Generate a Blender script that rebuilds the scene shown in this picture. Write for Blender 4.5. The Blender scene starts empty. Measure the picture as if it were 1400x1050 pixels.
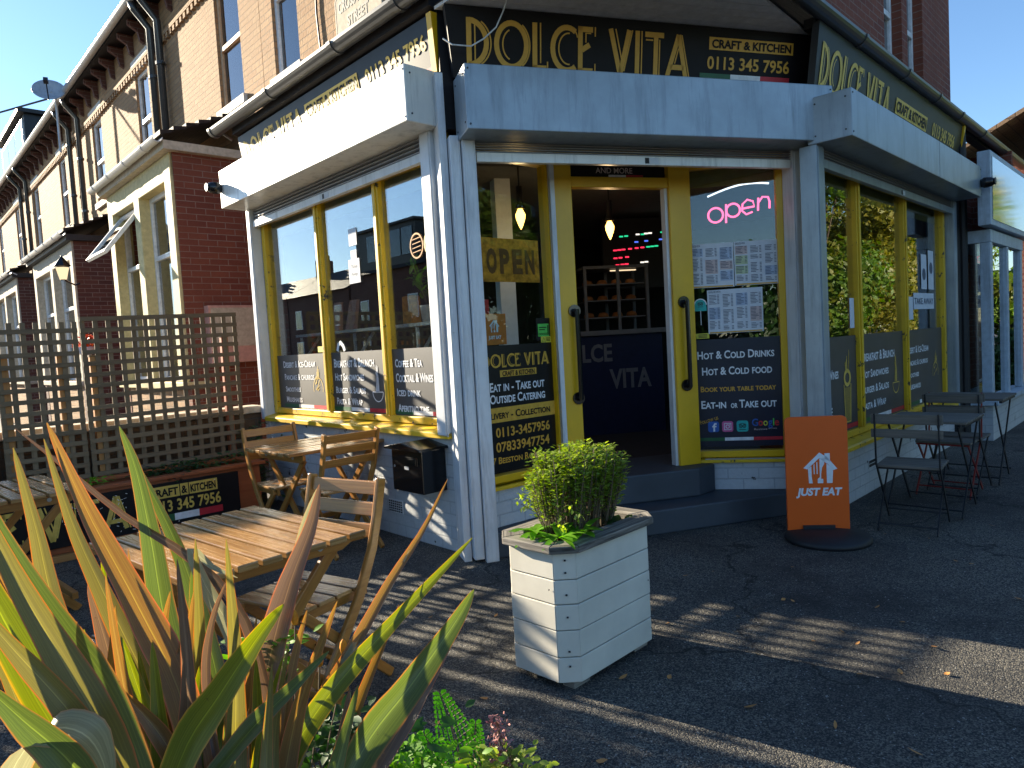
import bpy, bmesh, math, random
from math import sin, cos, radians, pi, atan2, sqrt
from mathutils import Vector, Matrix, noise
random.seed(7)
C = bpy.context.scene.collection
SC = bpy.context.scene

# ------------------------------------------------------------------ camera, sky, sun, exposure
EYE = 1.4
PITCH, ROLL, FPX = radians(3.384), radians(-3.273), 960.0
fwd = Vector((0, cos(PITCH), -sin(PITCH))); up0 = Vector((0, sin(PITCH), cos(PITCH))); x0 = Vector((1, 0, 0))
RT = cos(ROLL) * x0 + sin(ROLL) * up0
UP = -sin(ROLL) * x0 + cos(ROLL) * up0
cam = bpy.data.cameras.new('camera'); camo = bpy.data.objects.new('camera', cam); C.objects.link(camo)
cam.sensor_width = 36; cam.lens = 36 * FPX / 1400; cam.clip_end = 2000; cam.clip_start = 0.05
camo.matrix_world = Matrix(((RT.x, UP.x, -fwd.x, 0), (RT.y, UP.y, -fwd.y, 0), (RT.z, UP.z, -fwd.z, EYE), (0, 0, 0, 1)))
SC.camera = camo
SUN_AZ = radians(-56.5)      # from +Y towards +X
SUN_EL = radians(17.5)
W = bpy.data.worlds.new('World'); SC.world = W; W.use_nodes = True
nt = W.node_tree; nt.nodes.clear()
sky = nt.nodes.new('ShaderNodeTexSky'); sky.sky_type = 'NISHITA'; sky.sun_disc = False
sky.sun_elevation = SUN_EL; sky.sun_rotation = SUN_AZ
sky.air_density = 1.0; sky.dust_density = 0.1; sky.ozone_density = 4.0
bg = nt.nodes.new('ShaderNodeBackground'); bg.inputs['Strength'].default_value = 0.075
wo = nt.nodes.new('ShaderNodeOutputWorld')
nt.links.new(sky.outputs[0], bg.inputs[0]); nt.links.new(bg.outputs[0], wo.inputs[0])
sl = bpy.data.lights.new('sun', 'SUN'); sl.energy = 5.0; sl.angle = radians(0.5); sl.color = (1.0, 0.87, 0.66)
so = bpy.data.objects.new('sun', sl); C.objects.link(so)
SDIR = Vector((sin(SUN_AZ) * cos(SUN_EL), cos(SUN_AZ) * cos(SUN_EL), sin(SUN_EL)))
so.rotation_euler = SDIR.to_track_quat('Z', 'Y').to_euler(); so.location = SDIR * 50
SC.view_settings.view_transform = 'Standard'; SC.view_settings.look = 'None'
SC.view_settings.exposure = 1.88; SC.view_settings.gamma = 1.0
SC.cycles.max_bounces = 7; SC.cycles.transparent_max_bounces = 16
SC.cycles.diffuse_bounces = 3; SC.cycles.glossy_bounces = 3
SC.cycles.use_denoising = True
SC.cycles.sample_clamp_indirect = 6.0

# ------------------------------------------------------------------ frames of the three shop faces
aA, aC, aB = radians(42.6), radians(44.55), radians(16.8)
def frame(o, xd):
    xd = Vector(xd).normalized(); yd = Vector((-xd.y, xd.x, 0))
    return Matrix(((xd.x, yd.x, 0, o[0]), (xd.y, yd.y, 0, o[1]), (0, 0, 1, o[2]), (0, 0, 0, 1)))
FA = frame((-0.317, 4.577, 0), (sin(aA), -cos(aA), 0))      # x to the right along the left face, y inwards
FB = frame((-0.232, 4.499, 0), (cos(aB), sin(aB), 0))
FC = frame((2.583, 5.401, 0), (sin(aC), cos(aC), 0))
I4 = Matrix.Identity(4)
TR = Matrix.Translation
def sub(F, x0, y0, x1, y1):
    a = F @ Vector((x0, y0, 0)); b = F @ Vector((x1, y1, 0)); return frame(a, b - a)
FBL = sub(FB, .03, .05, .74, .36)
FBR = sub(FB, 1.83, .40, 2.42, .06)
def at(px, py, Y):            # the point at distance Y ahead seen at a photograph position
    d = fwd + RT * ((px - 700) / FPX) - UP * ((py - 525) / FPX)
    return Vector((0, 0, EYE)) + d * (Y / d.y)

# ------------------------------------------------------------------ materials
MATS = {}
def N(nt, t, **k):
    n = nt.nodes.new(t)
    for a, v in k.items():
        if a.startswith('i_'):
            key = a[2:].replace('_', ' ')
            n.inputs[key].default_value = v
        else: setattr(n, a, v)
    return n
def newmat(name):
    m = bpy.data.materials.new(name); m.use_nodes = True; nt = m.node_tree; nt.nodes.clear()
    out = nt.nodes.new('ShaderNodeOutputMaterial'); MATS[name] = m
    return m, nt, out
def rgba(c): return (c[0], c[1], c[2], 1)
def mixc(nt, fac, a, b, mode='MIX'):
    n = nt.nodes.new('ShaderNodeMix'); n.data_type = 'RGBA'; n.blend_type = mode
    for sock, v in ((n.inputs[0], fac), (n.inputs[6], a), (n.inputs[7], b)):
        if hasattr(v, 'is_output') or isinstance(v, bpy.types.NodeSocket): nt.links.new(v, sock)
        elif isinstance(v, (int, float)): sock.default_value = v
        else: sock.default_value = rgba(v)
    return n.outputs[2]
def ramp(nt, src, p0, p1, c0=(0, 0, 0), c1=(1, 1, 1)):
    r = nt.nodes.new('ShaderNodeValToRGB'); r.color_ramp.elements[0].position = p0; r.color_ramp.elements[1].position = p1
    r.color_ramp.elements[0].color = rgba(c0); r.color_ramp.elements[1].color = rgba(c1)
    nt.links.new(src, r.inputs[0]); return r.outputs[0]
def coords(nt, kind, scale=(1, 1, 1)):
    if kind == 'UV': t = nt.nodes.new('ShaderNodeUVMap').outputs[0]
    else: t = nt.nodes.new('ShaderNodeTexCoord').outputs['Object']
    m = nt.nodes.new('ShaderNodeMapping'); m.inputs['Scale'].default_value = scale
    nt.links.new(t, m.inputs[0]); return m.outputs[0]
def noise_t(nt, vec, scale, detail=4, rough=.6, dist=0):
    n = nt.nodes.new('ShaderNodeTexNoise'); n.inputs['Scale'].default_value = scale; n.inputs['Detail'].default_value = detail
    n.inputs['Roughness'].default_value = rough; n.inputs['Distortion'].default_value = dist
    if vec is not None: nt.links.new(vec, n.inputs['Vector'])
    return n.outputs[0]
def bump(nt, h, strength=.3, dist=.01):
    b = nt.nodes.new('ShaderNodeBump'); b.inputs['Strength'].default_value = strength; b.inputs['Distance'].default_value = dist
    nt.links.new(h, b.inputs['Height']); return b.outputs[0]
def pbsdf(nt, out, col, rough=.5, metal=0, spec=.5, normal=None, **k):
    p = nt.nodes.new('ShaderNodeBsdfPrincipled')
    for s, v in (('Base Color', col), ('Roughness', rough), ('Metallic', metal)):
        if isinstance(v, bpy.types.NodeSocket): nt.links.new(v, p.inputs[s])
        elif isinstance(v, (int, float)): p.inputs[s].default_value = v
        else: p.inputs[s].default_value = rgba(v)
    p.inputs['Specular IOR Level'].default_value = spec
    if normal is not None: nt.links.new(normal, p.inputs['Normal'])
    for a, v in k.items(): p.inputs[a.replace('_', ' ')].default_value = v
    if out is not None: nt.links.new(p.outputs[0], out.inputs[0])
    return p
def plain(name, col, rough=.5, metal=0, spec=.5, var=.12, nscale=18, bmp=.05):
    m, nt, out = newmat(name)
    v = coords(nt, 'OBJ'); n = noise_t(nt, v, nscale, 5)
    dark = [c * (1 - var * 1.6) for c in col]; lite = [min(1, c * (1 + var)) for c in col]
    c = mixc(nt, ramp(nt, n, .3, .7), dark, lite)
    if name.startswith('steel_') or name == 'blue_frame':
        st = noise_t(nt, coords(nt, 'OBJ', (9, 9, .9)), 1.6, 6, .7); c = mixc(nt, ramp(nt, st, .50, .72), c, [x * .62 for x in col])
        sp = noise_t(nt, v, 26, 6, .75); c = mixc(nt, ramp(nt, sp, .69, .73), c, [col[0] * .42, col[1] * .36, col[2] * .30])
    pbsdf(nt, out, c, rough, metal, spec, bump(nt, n, bmp, .004) if bmp else None)
    return m
def brick(name, c1, c2, mortar, bw=.225, bh=.075, ms=.012, rough=.85, bmp=.6, chips=None, soot=.3):
    m, nt, out = newmat(name)
    v = coords(nt, 'UV')
    b = nt.nodes.new('ShaderNodeTexBrick'); nt.links.new(v, b.inputs['Vector'])
    b.inputs['Color1'].default_value = rgba(c1); b.inputs['Color2'].default_value = rgba(c2); b.inputs['Mortar'].default_value = rgba(mortar)
    b.inputs['Scale'].default_value = 1; b.inputs['Brick Width'].default_value = bw; b.inputs['Row Height'].default_value = bh
    b.inputs['Mortar Size'].default_value = ms * .5; b.inputs['Mortar Smooth'].default_value = .3
    n1 = noise_t(nt, v, 1.3, 6, .65); n2 = noise_t(nt, v, 35, 4)
    c = mixc(nt, ramp(nt, n1, .35, .75), b.outputs[0], [x * (1 - soot) for x in c1])
    c = mixc(nt, .35, c, mixc(nt, n2, (0.25, .25, .25), (1, 1, 1)), 'MULTIPLY')
    h = nt.nodes.new('ShaderNodeMath'); h.operation = 'MULTIPLY_ADD'
    nt.links.new(b.outputs['Fac'], h.inputs[0]); h.inputs[1].default_value = -1; nt.links.new(n2, h.inputs[2])
    if chips:
        n3 = noise_t(nt, v, 5.5, 6, .66); ch = ramp(nt, n3, .645, .655)
        c = mixc(nt, ch, c, chips)
    pbsdf(nt, out, c, rough, 0, .25, bump(nt, h.outputs[0], bmp, .008))
    return m
def wood(name, c1, c2, rough=.4, spec=.5, worn_glare=None, scale=1.0):
    m, nt, out = newmat(name)
    v = coords(nt, 'UV', (3 * scale, 45 * scale, 1)); g = nt.nodes.new('ShaderNodeNewGeometry')
    oi = nt.nodes.new('ShaderNodeObjectInfo')
    add = nt.nodes.new('ShaderNodeVectorMath'); add.operation = 'ADD'; nt.links.new(v, add.inputs[0])
    mul = nt.nodes.new('ShaderNodeVectorMath'); mul.operation = 'SCALE'; mul.inputs[0].default_value = (37, 91, 53)
    nt.links.new(g.outputs['Random Per Island'], mul.inputs['Scale']); nt.links.new(mul.outputs[0], add.inputs[1])
    n = noise_t(nt, add.outputs[0], 1.0, 6, .65, .6)
    c = mixc(nt, ramp(nt, n, .3, .72), c1, c2)
    c = mixc(nt, .5, c, mixc(nt, g.outputs['Random Per Island'], (.55, .5, .45), (1.15, 1.1, 1.05)), 'MULTIPLY')
    if worn_glare:
        n2 = noise_t(nt, coords(nt, 'UV', (5, 8, 1)), 1.6, 6, .7)
        c = mixc(nt, ramp(nt, n2, .58, .78), c, worn_glare)
    r = nt.nodes.new('ShaderNodeMath'); r.operation = 'MULTIPLY_ADD'; nt.links.new(n, r.inputs[0]); r.inputs[1].default_value = .25; r.inputs[2].default_value = rough - .1
    pbsdf(nt, out, c, r.outputs[0], 0, spec, bump(nt, n, .25, .003))
    return m
def paint(name, col, under, rough=.35, wear=.66, streak=.25, spec=.5):
    m, nt, out = newmat(name)
    v = coords(nt, 'OBJ'); n = noise_t(nt, v, 9, 8, .7); n2 = noise_t(nt, v, 3.0, 5, .6)
    c = mixc(nt, ramp(nt, n2, .35, .75), col, [x * (1 - streak) for x in col])
    c = mixc(nt, ramp(nt, n, wear, wear + .012), c, under)
    pbsdf(nt, out, c, rough, 0, spec, bump(nt, n, .12, .004))
    return m
def glass(name, tint=(.9, .95, .93), base=.045, gain=2.0, rough=.0):
    m, nt, out = newmat(name)
    f = nt.nodes.new('ShaderNodeLayerWeight'); f.inputs['Blend'].default_value = .5
    pw = nt.nodes.new('ShaderNodeMath'); pw.operation = 'POWER'; nt.links.new(f.outputs['Facing'], pw.inputs[0]); pw.inputs[1].default_value = 5
    mm = nt.nodes.new('ShaderNodeMath'); mm.operation = 'MULTIPLY_ADD'; mm.use_clamp = True
    nt.links.new(pw.outputs[0], mm.inputs[0]); mm.inputs[1].default_value = gain; mm.inputs[2].default_value = base
    t = nt.nodes.new('ShaderNodeBsdfTransparent'); t.inputs[0].default_value = rgba(tint)
    g = nt.nodes.new('ShaderNodeBsdfGlossy'); g.inputs['Roughness'].default_value = rough
    nz = noise_t(nt, coords(nt, 'OBJ'), 1.2, 2); nt.links.new(bump(nt, nz, .02, .02), g.inputs['Normal'])
    x = nt.nodes.new('ShaderNodeMixShader'); nt.links.new(mm.outputs[0], x.inputs[0]); nt.links.new(t.outputs[0], x.inputs[1]); nt.links.new(g.outputs[0], x.inputs[2])
    nt.links.new(x.outputs[0], out.inputs[0])
    return m
def emit(name, col, s):
    m, nt, out = newmat(name); e = nt.nodes.new('ShaderNodeEmission'); e.inputs[0].default_value = rgba(col); e.inputs[1].default_value = s
    nt.links.new(e.outputs[0], out.inputs[0]); return m
def leafm(name, c1, c2, c3=None, trans=.45, rough=.45, edge=None, vary=1.0):
    """leaf: colour per leaf between c1 and c2; edge colour along the margins when edge is given"""
    m, nt, out = newmat(name)
    g = nt.nodes.new('ShaderNodeNewGeometry'); oi = nt.nodes.new('ShaderNodeObjectInfo')
    c = mixc(nt, g.outputs['Random Per Island'], c1, c2)
    if c3:
        n = noise_t(nt, coords(nt, 'OBJ'), 1.1, 3); c = mixc(nt, ramp(nt, n, .5, .65), c, c3)
    if edge:
        uv = nt.nodes.new('ShaderNodeUVMap'); sp = nt.nodes.new('ShaderNodeSeparateXYZ'); nt.links.new(uv.outputs[0], sp.inputs[0])
        n = noise_t(nt, coords(nt, 'UV', (26, 1.2, 1)), 1.0, 3)
        c = mixc(nt, ramp(nt, n, .35, .65), c, [x * .72 for x in c1])
        a = nt.nodes.new('ShaderNodeMath'); a.operation = 'SUBTRACT'; nt.links.new(sp.outputs[0], a.inputs[0]); a.inputs[1].default_value = .5
        b = nt.nodes.new('ShaderNodeMath'); b.operation = 'ABSOLUTE'; nt.links.new(a.outputs[0], b.inputs[0])
        e = ramp(nt, b.outputs[0], .435, .48)
        c = mixc(nt, e, c, edge)
        rib = ramp(nt, b.outputs[0], .0, .03, (1, 1, 1), (0, 0, 0))
        c = mixc(nt, rib, c, [min(1, x * 1.5) for x in c2])
        n2 = noise_t(nt, coords(nt, 'OBJ'), 55, 5, .7); c = mixc(nt, ramp(nt, n2, .68, .72), c, (.07, .04, .02))
        fb = noise_t(nt, coords(nt, 'UV', (90, 1.5, 1)), 1.0, 2); c = mixc(nt, ramp(nt, fb, .45, .7), c, [x * .7 for x in c1])
    p = pbsdf(nt, None, c, rough, 0, .4)
    t = nt.nodes.new('ShaderNodeBsdfTranslucent'); hs = nt.nodes.new('ShaderNodeHueSaturation'); hs.inputs['Saturation'].default_value = 1.2; hs.inputs['Value'].default_value = 1.6
    nt.links.new(c, hs.inputs['Color']); nt.links.new(hs.outputs[0], t.inputs[0])
    x = nt.nodes.new('ShaderNodeMixShader'); x.inputs[0].default_value = trans
    nt.links.new(p.outputs[0], x.inputs[1]); nt.links.new(t.outputs[0], x.inputs[2]); nt.links.new(x.outputs[0], out.inputs[0])
    return m
def asphalt(name, base=(.026, .028, .032), lite=(.27, .245, .195)):
    m, nt, out = newmat(name)
    v = coords(nt, 'OBJ')
    vo = nt.nodes.new('ShaderNodeTexVoronoi'); vo.inputs['Scale'].default_value = 190; nt.links.new(v, vo.inputs['Vector'])
    n1 = noise_t(nt, v, 180, 3); n2 = noise_t(nt, v, .9, 7, .7); n3 = noise_t(nt, v, 6, 6, .7)
    sep = nt.nodes.new('ShaderNodeSeparateColor'); nt.links.new(vo.outputs['Color'], sep.inputs[0])
    c = mixc(nt, ramp(nt, sep.outputs[0], .35, 1.0), base, lite)
    c = mixc(nt, ramp(nt, n2, .4, .7), c, [x * .62 for x in base])
    g = nt.nodes.new('ShaderNodeTexVoronoi'); g.inputs['Scale'].default_value = 2.6; nt.links.new(v, g.inputs['Vector'])
    c = mixc(nt, ramp(nt, g.outputs['Distance'], .030, .045, (1, 1, 1), (0, 0, 0)), c, (.10, .10, .10))
    n4 = noise_t(nt, v, .55, 4, .55, .4); c = mixc(nt, ramp(nt, n4, .58, .66), c, mixc(nt, .55, c, (.012, .012, .013)))
    wv = nt.nodes.new('ShaderNodeVectorMath'); wv.operation = 'ADD'; nt.links.new(v, wv.inputs[0]); n5 = nt.nodes.new('ShaderNodeTexNoise'); n5.inputs['Scale'].default_value = 3.5; n5.inputs['Detail'].default_value = 6; nt.links.new(v, n5.inputs['Vector'])
    sc_ = nt.nodes.new('ShaderNodeVectorMath'); sc_.operation = 'SCALE'; sc_.inputs['Scale'].default_value = .55; nt.links.new(n5.outputs['Color'], sc_.inputs[0]); nt.links.new(sc_.outputs[0], wv.inputs[1])
    ck = nt.nodes.new('ShaderNodeTexVoronoi'); ck.feature = 'DISTANCE_TO_EDGE'; ck.inputs['Scale'].default_value = .55; nt.links.new(wv.outputs[0], ck.inputs['Vector'])
    c = mixc(nt, ramp(nt, ck.outputs['Distance'], .0025, .006, (1, 1, 1), (0, 0, 0)), c, (.010, .010, .010))
    spk = ramp(nt, sep.outputs[1], .988, .994); c = mixc(nt, spk, c, (.34, .33, .31))
    h = nt.nodes.new('ShaderNodeMath'); h.operation = 'MULTIPLY_ADD'; nt.links.new(vo.outputs['Distance'], h.inputs[0]); h.inputs[1].default_value = -1.2; nt.links.new(n1, h.inputs[2])
    h2 = nt.nodes.new('ShaderNodeMath'); h2.operation = 'MULTIPLY_ADD'; nt.links.new(n3, h2.inputs[0]); h2.inputs[1].default_value = 1.0; nt.links.new(h.outputs[0], h2.inputs[2])
    pbsdf(nt, out, c, .75, 0, .4, bump(nt, h2.outputs[0], .8, .007))
    return m

M = MATS
asphalt('asphalt')
plain('pavement', (.20, .19, .18), .85, nscale=30)
plain('road', (.06, .06, .063), .8, nscale=60)
paint('yellow', (.74, .43, .006), (.10, .07, .03), .38, .70, .2)
paint('yellow_worn', (.74, .46, .012), (.06, .045, .03), .45, .60, .3)
plain('steel_white', (.62, .64, .66), .38, 0, .5, .06, 6, .03)
plain('steel_cream', (.74, .73, .68), .26, 0, .6, .05, 5, .02)
plain('steel_grey', (.42, .44, .46), .42, .2, .5, .08, 9, .03)
plain('steel_sky_tint', (.29, .345, .39), .32, .2, .5, .10, 4, .03)  # blue of the open sky on the shaded boxes is put into this colour
plain('dark_metal', (.03, .03, .035), .4, .3, .5)
plain('grey_slat', (.25, .25, .26), .4, .3, .5, .05)
plain('black_gloss', (.008, .008, .009), .18, 0, .5, .1, 12, .02)
plain('black_matt', (.012, .012, .013), .6)
plain('gutter', (.05, .052, .055), .28, 0, .6, .1)
plain('white_gutter', (.55, .55, .54), .3, 0, .5, .1)
plain('soffit', (.62, .61, .60), .5, 0, .4, .1)
plain('sign_black', (.010, .008, .009), .55, 0, .2, .2, 6, .02)
plain('sign_grey', (.016, .018, .021), .42, 0, .3, .15, 6, .02)
plain('vinyl', (.040, .041, .046), .48, 0, .8, .15, 5, .01)
plain('vinyl_navy', (.010, .016, .034), .3, 0, .5, .1, 5, .01)
plain('vinyl_black', (.005, .005, .006), .3, 0, .5, .1, 5, .01)
plain('gold', (.62, .36, .045), .5, 0, .4, .1, 30, .0)
plain('gold_pale', (.68, .47, .09), .5, 0, .4, .1, 30, .0)
plain('amber', (.62, .33, .04), .5, 0, .4, .05, 30, .0)
plain('white_vinyl', (.74, .75, .77), .5, 0, .4, .06, 30, .0)
plain('flag_green', (.01, .10, .035), .5)
plain('flag_red', (.50, .015, .03), .5)
plain('paper', (.62, .65, .70), .7, 0, .2, .04)
plain('ink', (.10, .12, .17), .7); plain('ink_green', (.50, .58, .36), .7); plain('ink_red', (.58, .46, .44), .7); plain('ink_blue', (.42, .50, .64), .7)
brick('white_brick', (.56, .58, .60), (.60, .62, .63), (.42, .44, .46), .225, .085, .012, .6, .45, (.035, .03, .028), .12)
brick('brick_buff', (.50, .30, .15), (.38, .20, .095), (.27, .19, .12), .225, .075, .016, .85, .8, None, .3)
brick('brick_red', (.27, .085, .05), (.19, .055, .038), (.30, .22, .18), .225, .075, .012, .85, .6, None, .25)
brick('brick_dark', (.17, .07, .052), (.10, .045, .038), (.28, .23, .20), .225, .075, .012, .85, .6, None, .3)
brick('garden_wall', (.13, .085, .05), (.10, .065, .04), (.10, .09, .07), .225, .09, .014)
brick('roof_tile', (.05, .04, .038), (.035, .03, .03), (.012, .012, .012), .2, .12, .02, .7, .8)
brick('roof_tile_warm', (.34, .22, .13), (.26, .17, .11), (.10, .07, .05), .25, .2, .03, .8, .8)
wood('teak', (.34, .14, .028), (.54, .26, .06), .30, .5, None)
wood('teak_top', (.25, .115, .03), (.56, .32, .115), .24, .6, (.58, .46, .32))  # pale sun glare on the slats is put into this colour, beside wear
wood('fence_wood', (.15, .11, .07), (.22, .17, .105), .75, .25, None)
wood('post_orange', (.42, .20, .06), (.55, .28, .10), .6, .3, None)
wood('planter_red', (.30, .075, .022), (.40, .12, .04), .5, .4, None)
wood('grey_wood', (.12, .11, .095), (.20, .18, .155), .65, .3, None)
wood('rim_wood', (.035, .032, .03), (.42, .39, .34), .7, .3, None)
paint('planter_white', (.68, .65, .56), (.12, .10, .07), .6, .70, .22, .3)
plain('planter_rim', (.62, .60, .54), .6)
paint('plinth_blue', (.042, .053, .068), (.17, .18, .19), .6, .70, .35)
paint('orange', (.76, .11, .006), (.62, .22, .08), .4, .74, .08)
plain('orange_dim', (.62, .17, .02), .4)
plain('rubber', (.010, .011, .014), .6)
plain('iron', (.016, .018, .022), .5, .3)
plain('red_iron', (.22, .015, .012), .5, .2)
plain('stone', (.50, .43, .33), .8, 0, .2, .15)
plain('stone_white', (.66, .62, .55), .7, 0, .2, .1)
plain('stone_yellow', (.56, .47, .24), .7, 0, .2, .12)
plain('upvc', (.72, .73, .74), .3); plain('upvc_wood', (.55, .35, .20), .5)
plain('blue_frame', (.42, .50, .58), .45, 0, .4, .1)
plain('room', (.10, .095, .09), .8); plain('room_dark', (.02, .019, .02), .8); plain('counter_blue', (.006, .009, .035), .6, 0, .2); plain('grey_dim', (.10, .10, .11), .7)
plain('blind', (.15, .13, .02), .7)
plain('soil', (.03, .022, .015), .95, 0, .1, .4, 40, .5)
plain('cardboard', (.80, .29, .03), .75, 0, .2, .35, 22, .1)
plain('card_dark', (.20, .07, .012), .8)
plain('flag_white', (.75, .75, .75), .5)
plain('twig', (.13, .095, .055), .8)
plain('bark', (.08, .06, .045), .9, 0, .2, .3, 12, .4)
plain('pink_flower', (.42, .20, .19), .7, 0, .2, .3, 60)
plain('curtain', (.60, .58, .52), .8)
plain('teal', (.02, .42, .38), .5); plain('fb_blue', (.02, .10, .38), .5); plain('ig', (.60, .10, .26), .5); plain('wa_green', (.01, .35, .12), .5)
plain('sticker_yellow', (.62, .58, .05), .5); plain('sticker_green', (.10, .55, .08), .5); plain('red_plain', (.55, .02, .02), .5)
emit('lamp_dim', (1, .75, .45), .35)
plain('pot', (.62, .58, .60), .5); plain('pink_book', (.55, .30, .24), .6)
emit('bulb', (1.0, .50, .10), 2.2); emit('bulb_hot', (1.0, .85, .45), 30)
emit('neon_pink', (1.0, .10, .26), .9); emit('neon_white', (.80, .85, 1.0), .7)
emit('led_red', (1, .03, .08), .5); emit('led_green', (.03, .8, .35), .3); emit('led_white', (1, .92, .8), .4); emit('led_blue', (.1, .2, 1), .35)
glass('glass_shop', gain=1.5, base=.26); glass('glass_street', gain=1.3, base=.09); glass('glass_clear', gain=1.0, base=.03); glass('glass_house', (.25, .3, .35), .14, 1.5); glass('glass_case', (.9, .95, .95), .02, 1.0)
glass('lightbox_face', (.35, .45, .55), .30, 1.2, .06)
leafm('leaf_bush', (.14, .22, .025), (.32, .40, .08), None, .45)
leafm('leaf_bright', (.10, .28, .012), (.20, .42, .03), None, .45)
leafm('leaf_dark', (.018, .055, .014), (.045, .11, .022), None, .3)
leafm('leaf_tree', (.05, .12, .012), (.12, .20, .022), (.17, .17, .02), .4)
leafm('leaf_yellow', (.10, .12, .012), (.22, .19, .02), None, .35)
leafm('leaf_heather', (.07, .05, .05), (.05, .09, .03), None, .3)
leafm('phormium_green', (.09, .125, .035), (.16, .20, .05), None, .36, .33, (.36, .17, .07))
leafm('phormium_orange', (.24, .13, .055), (.28, .20, .06), None, .34, .36, (.55, .19, .10))
leafm('phormium_purple', (.13, .085, .06), (.20, .13, .075), None, .32, .30, (.45, .17, .09))
leafm('phormium_lime', (.14, .17, .02), (.22, .25, .03), None, .36, .33, (.48, .28, .06))
leafm('phormium_olive', (.17, .15, .05), (.22, .19, .055), None, .34, .34, (.42, .15, .06))
leafm('phormium_pale', (.30, .29, .17), (.38, .36, .22), None, .30, .35, (.45, .25, .12))
leafm('fern', (.03, .12, .012), (.06, .19, .025), None, .4)

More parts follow.
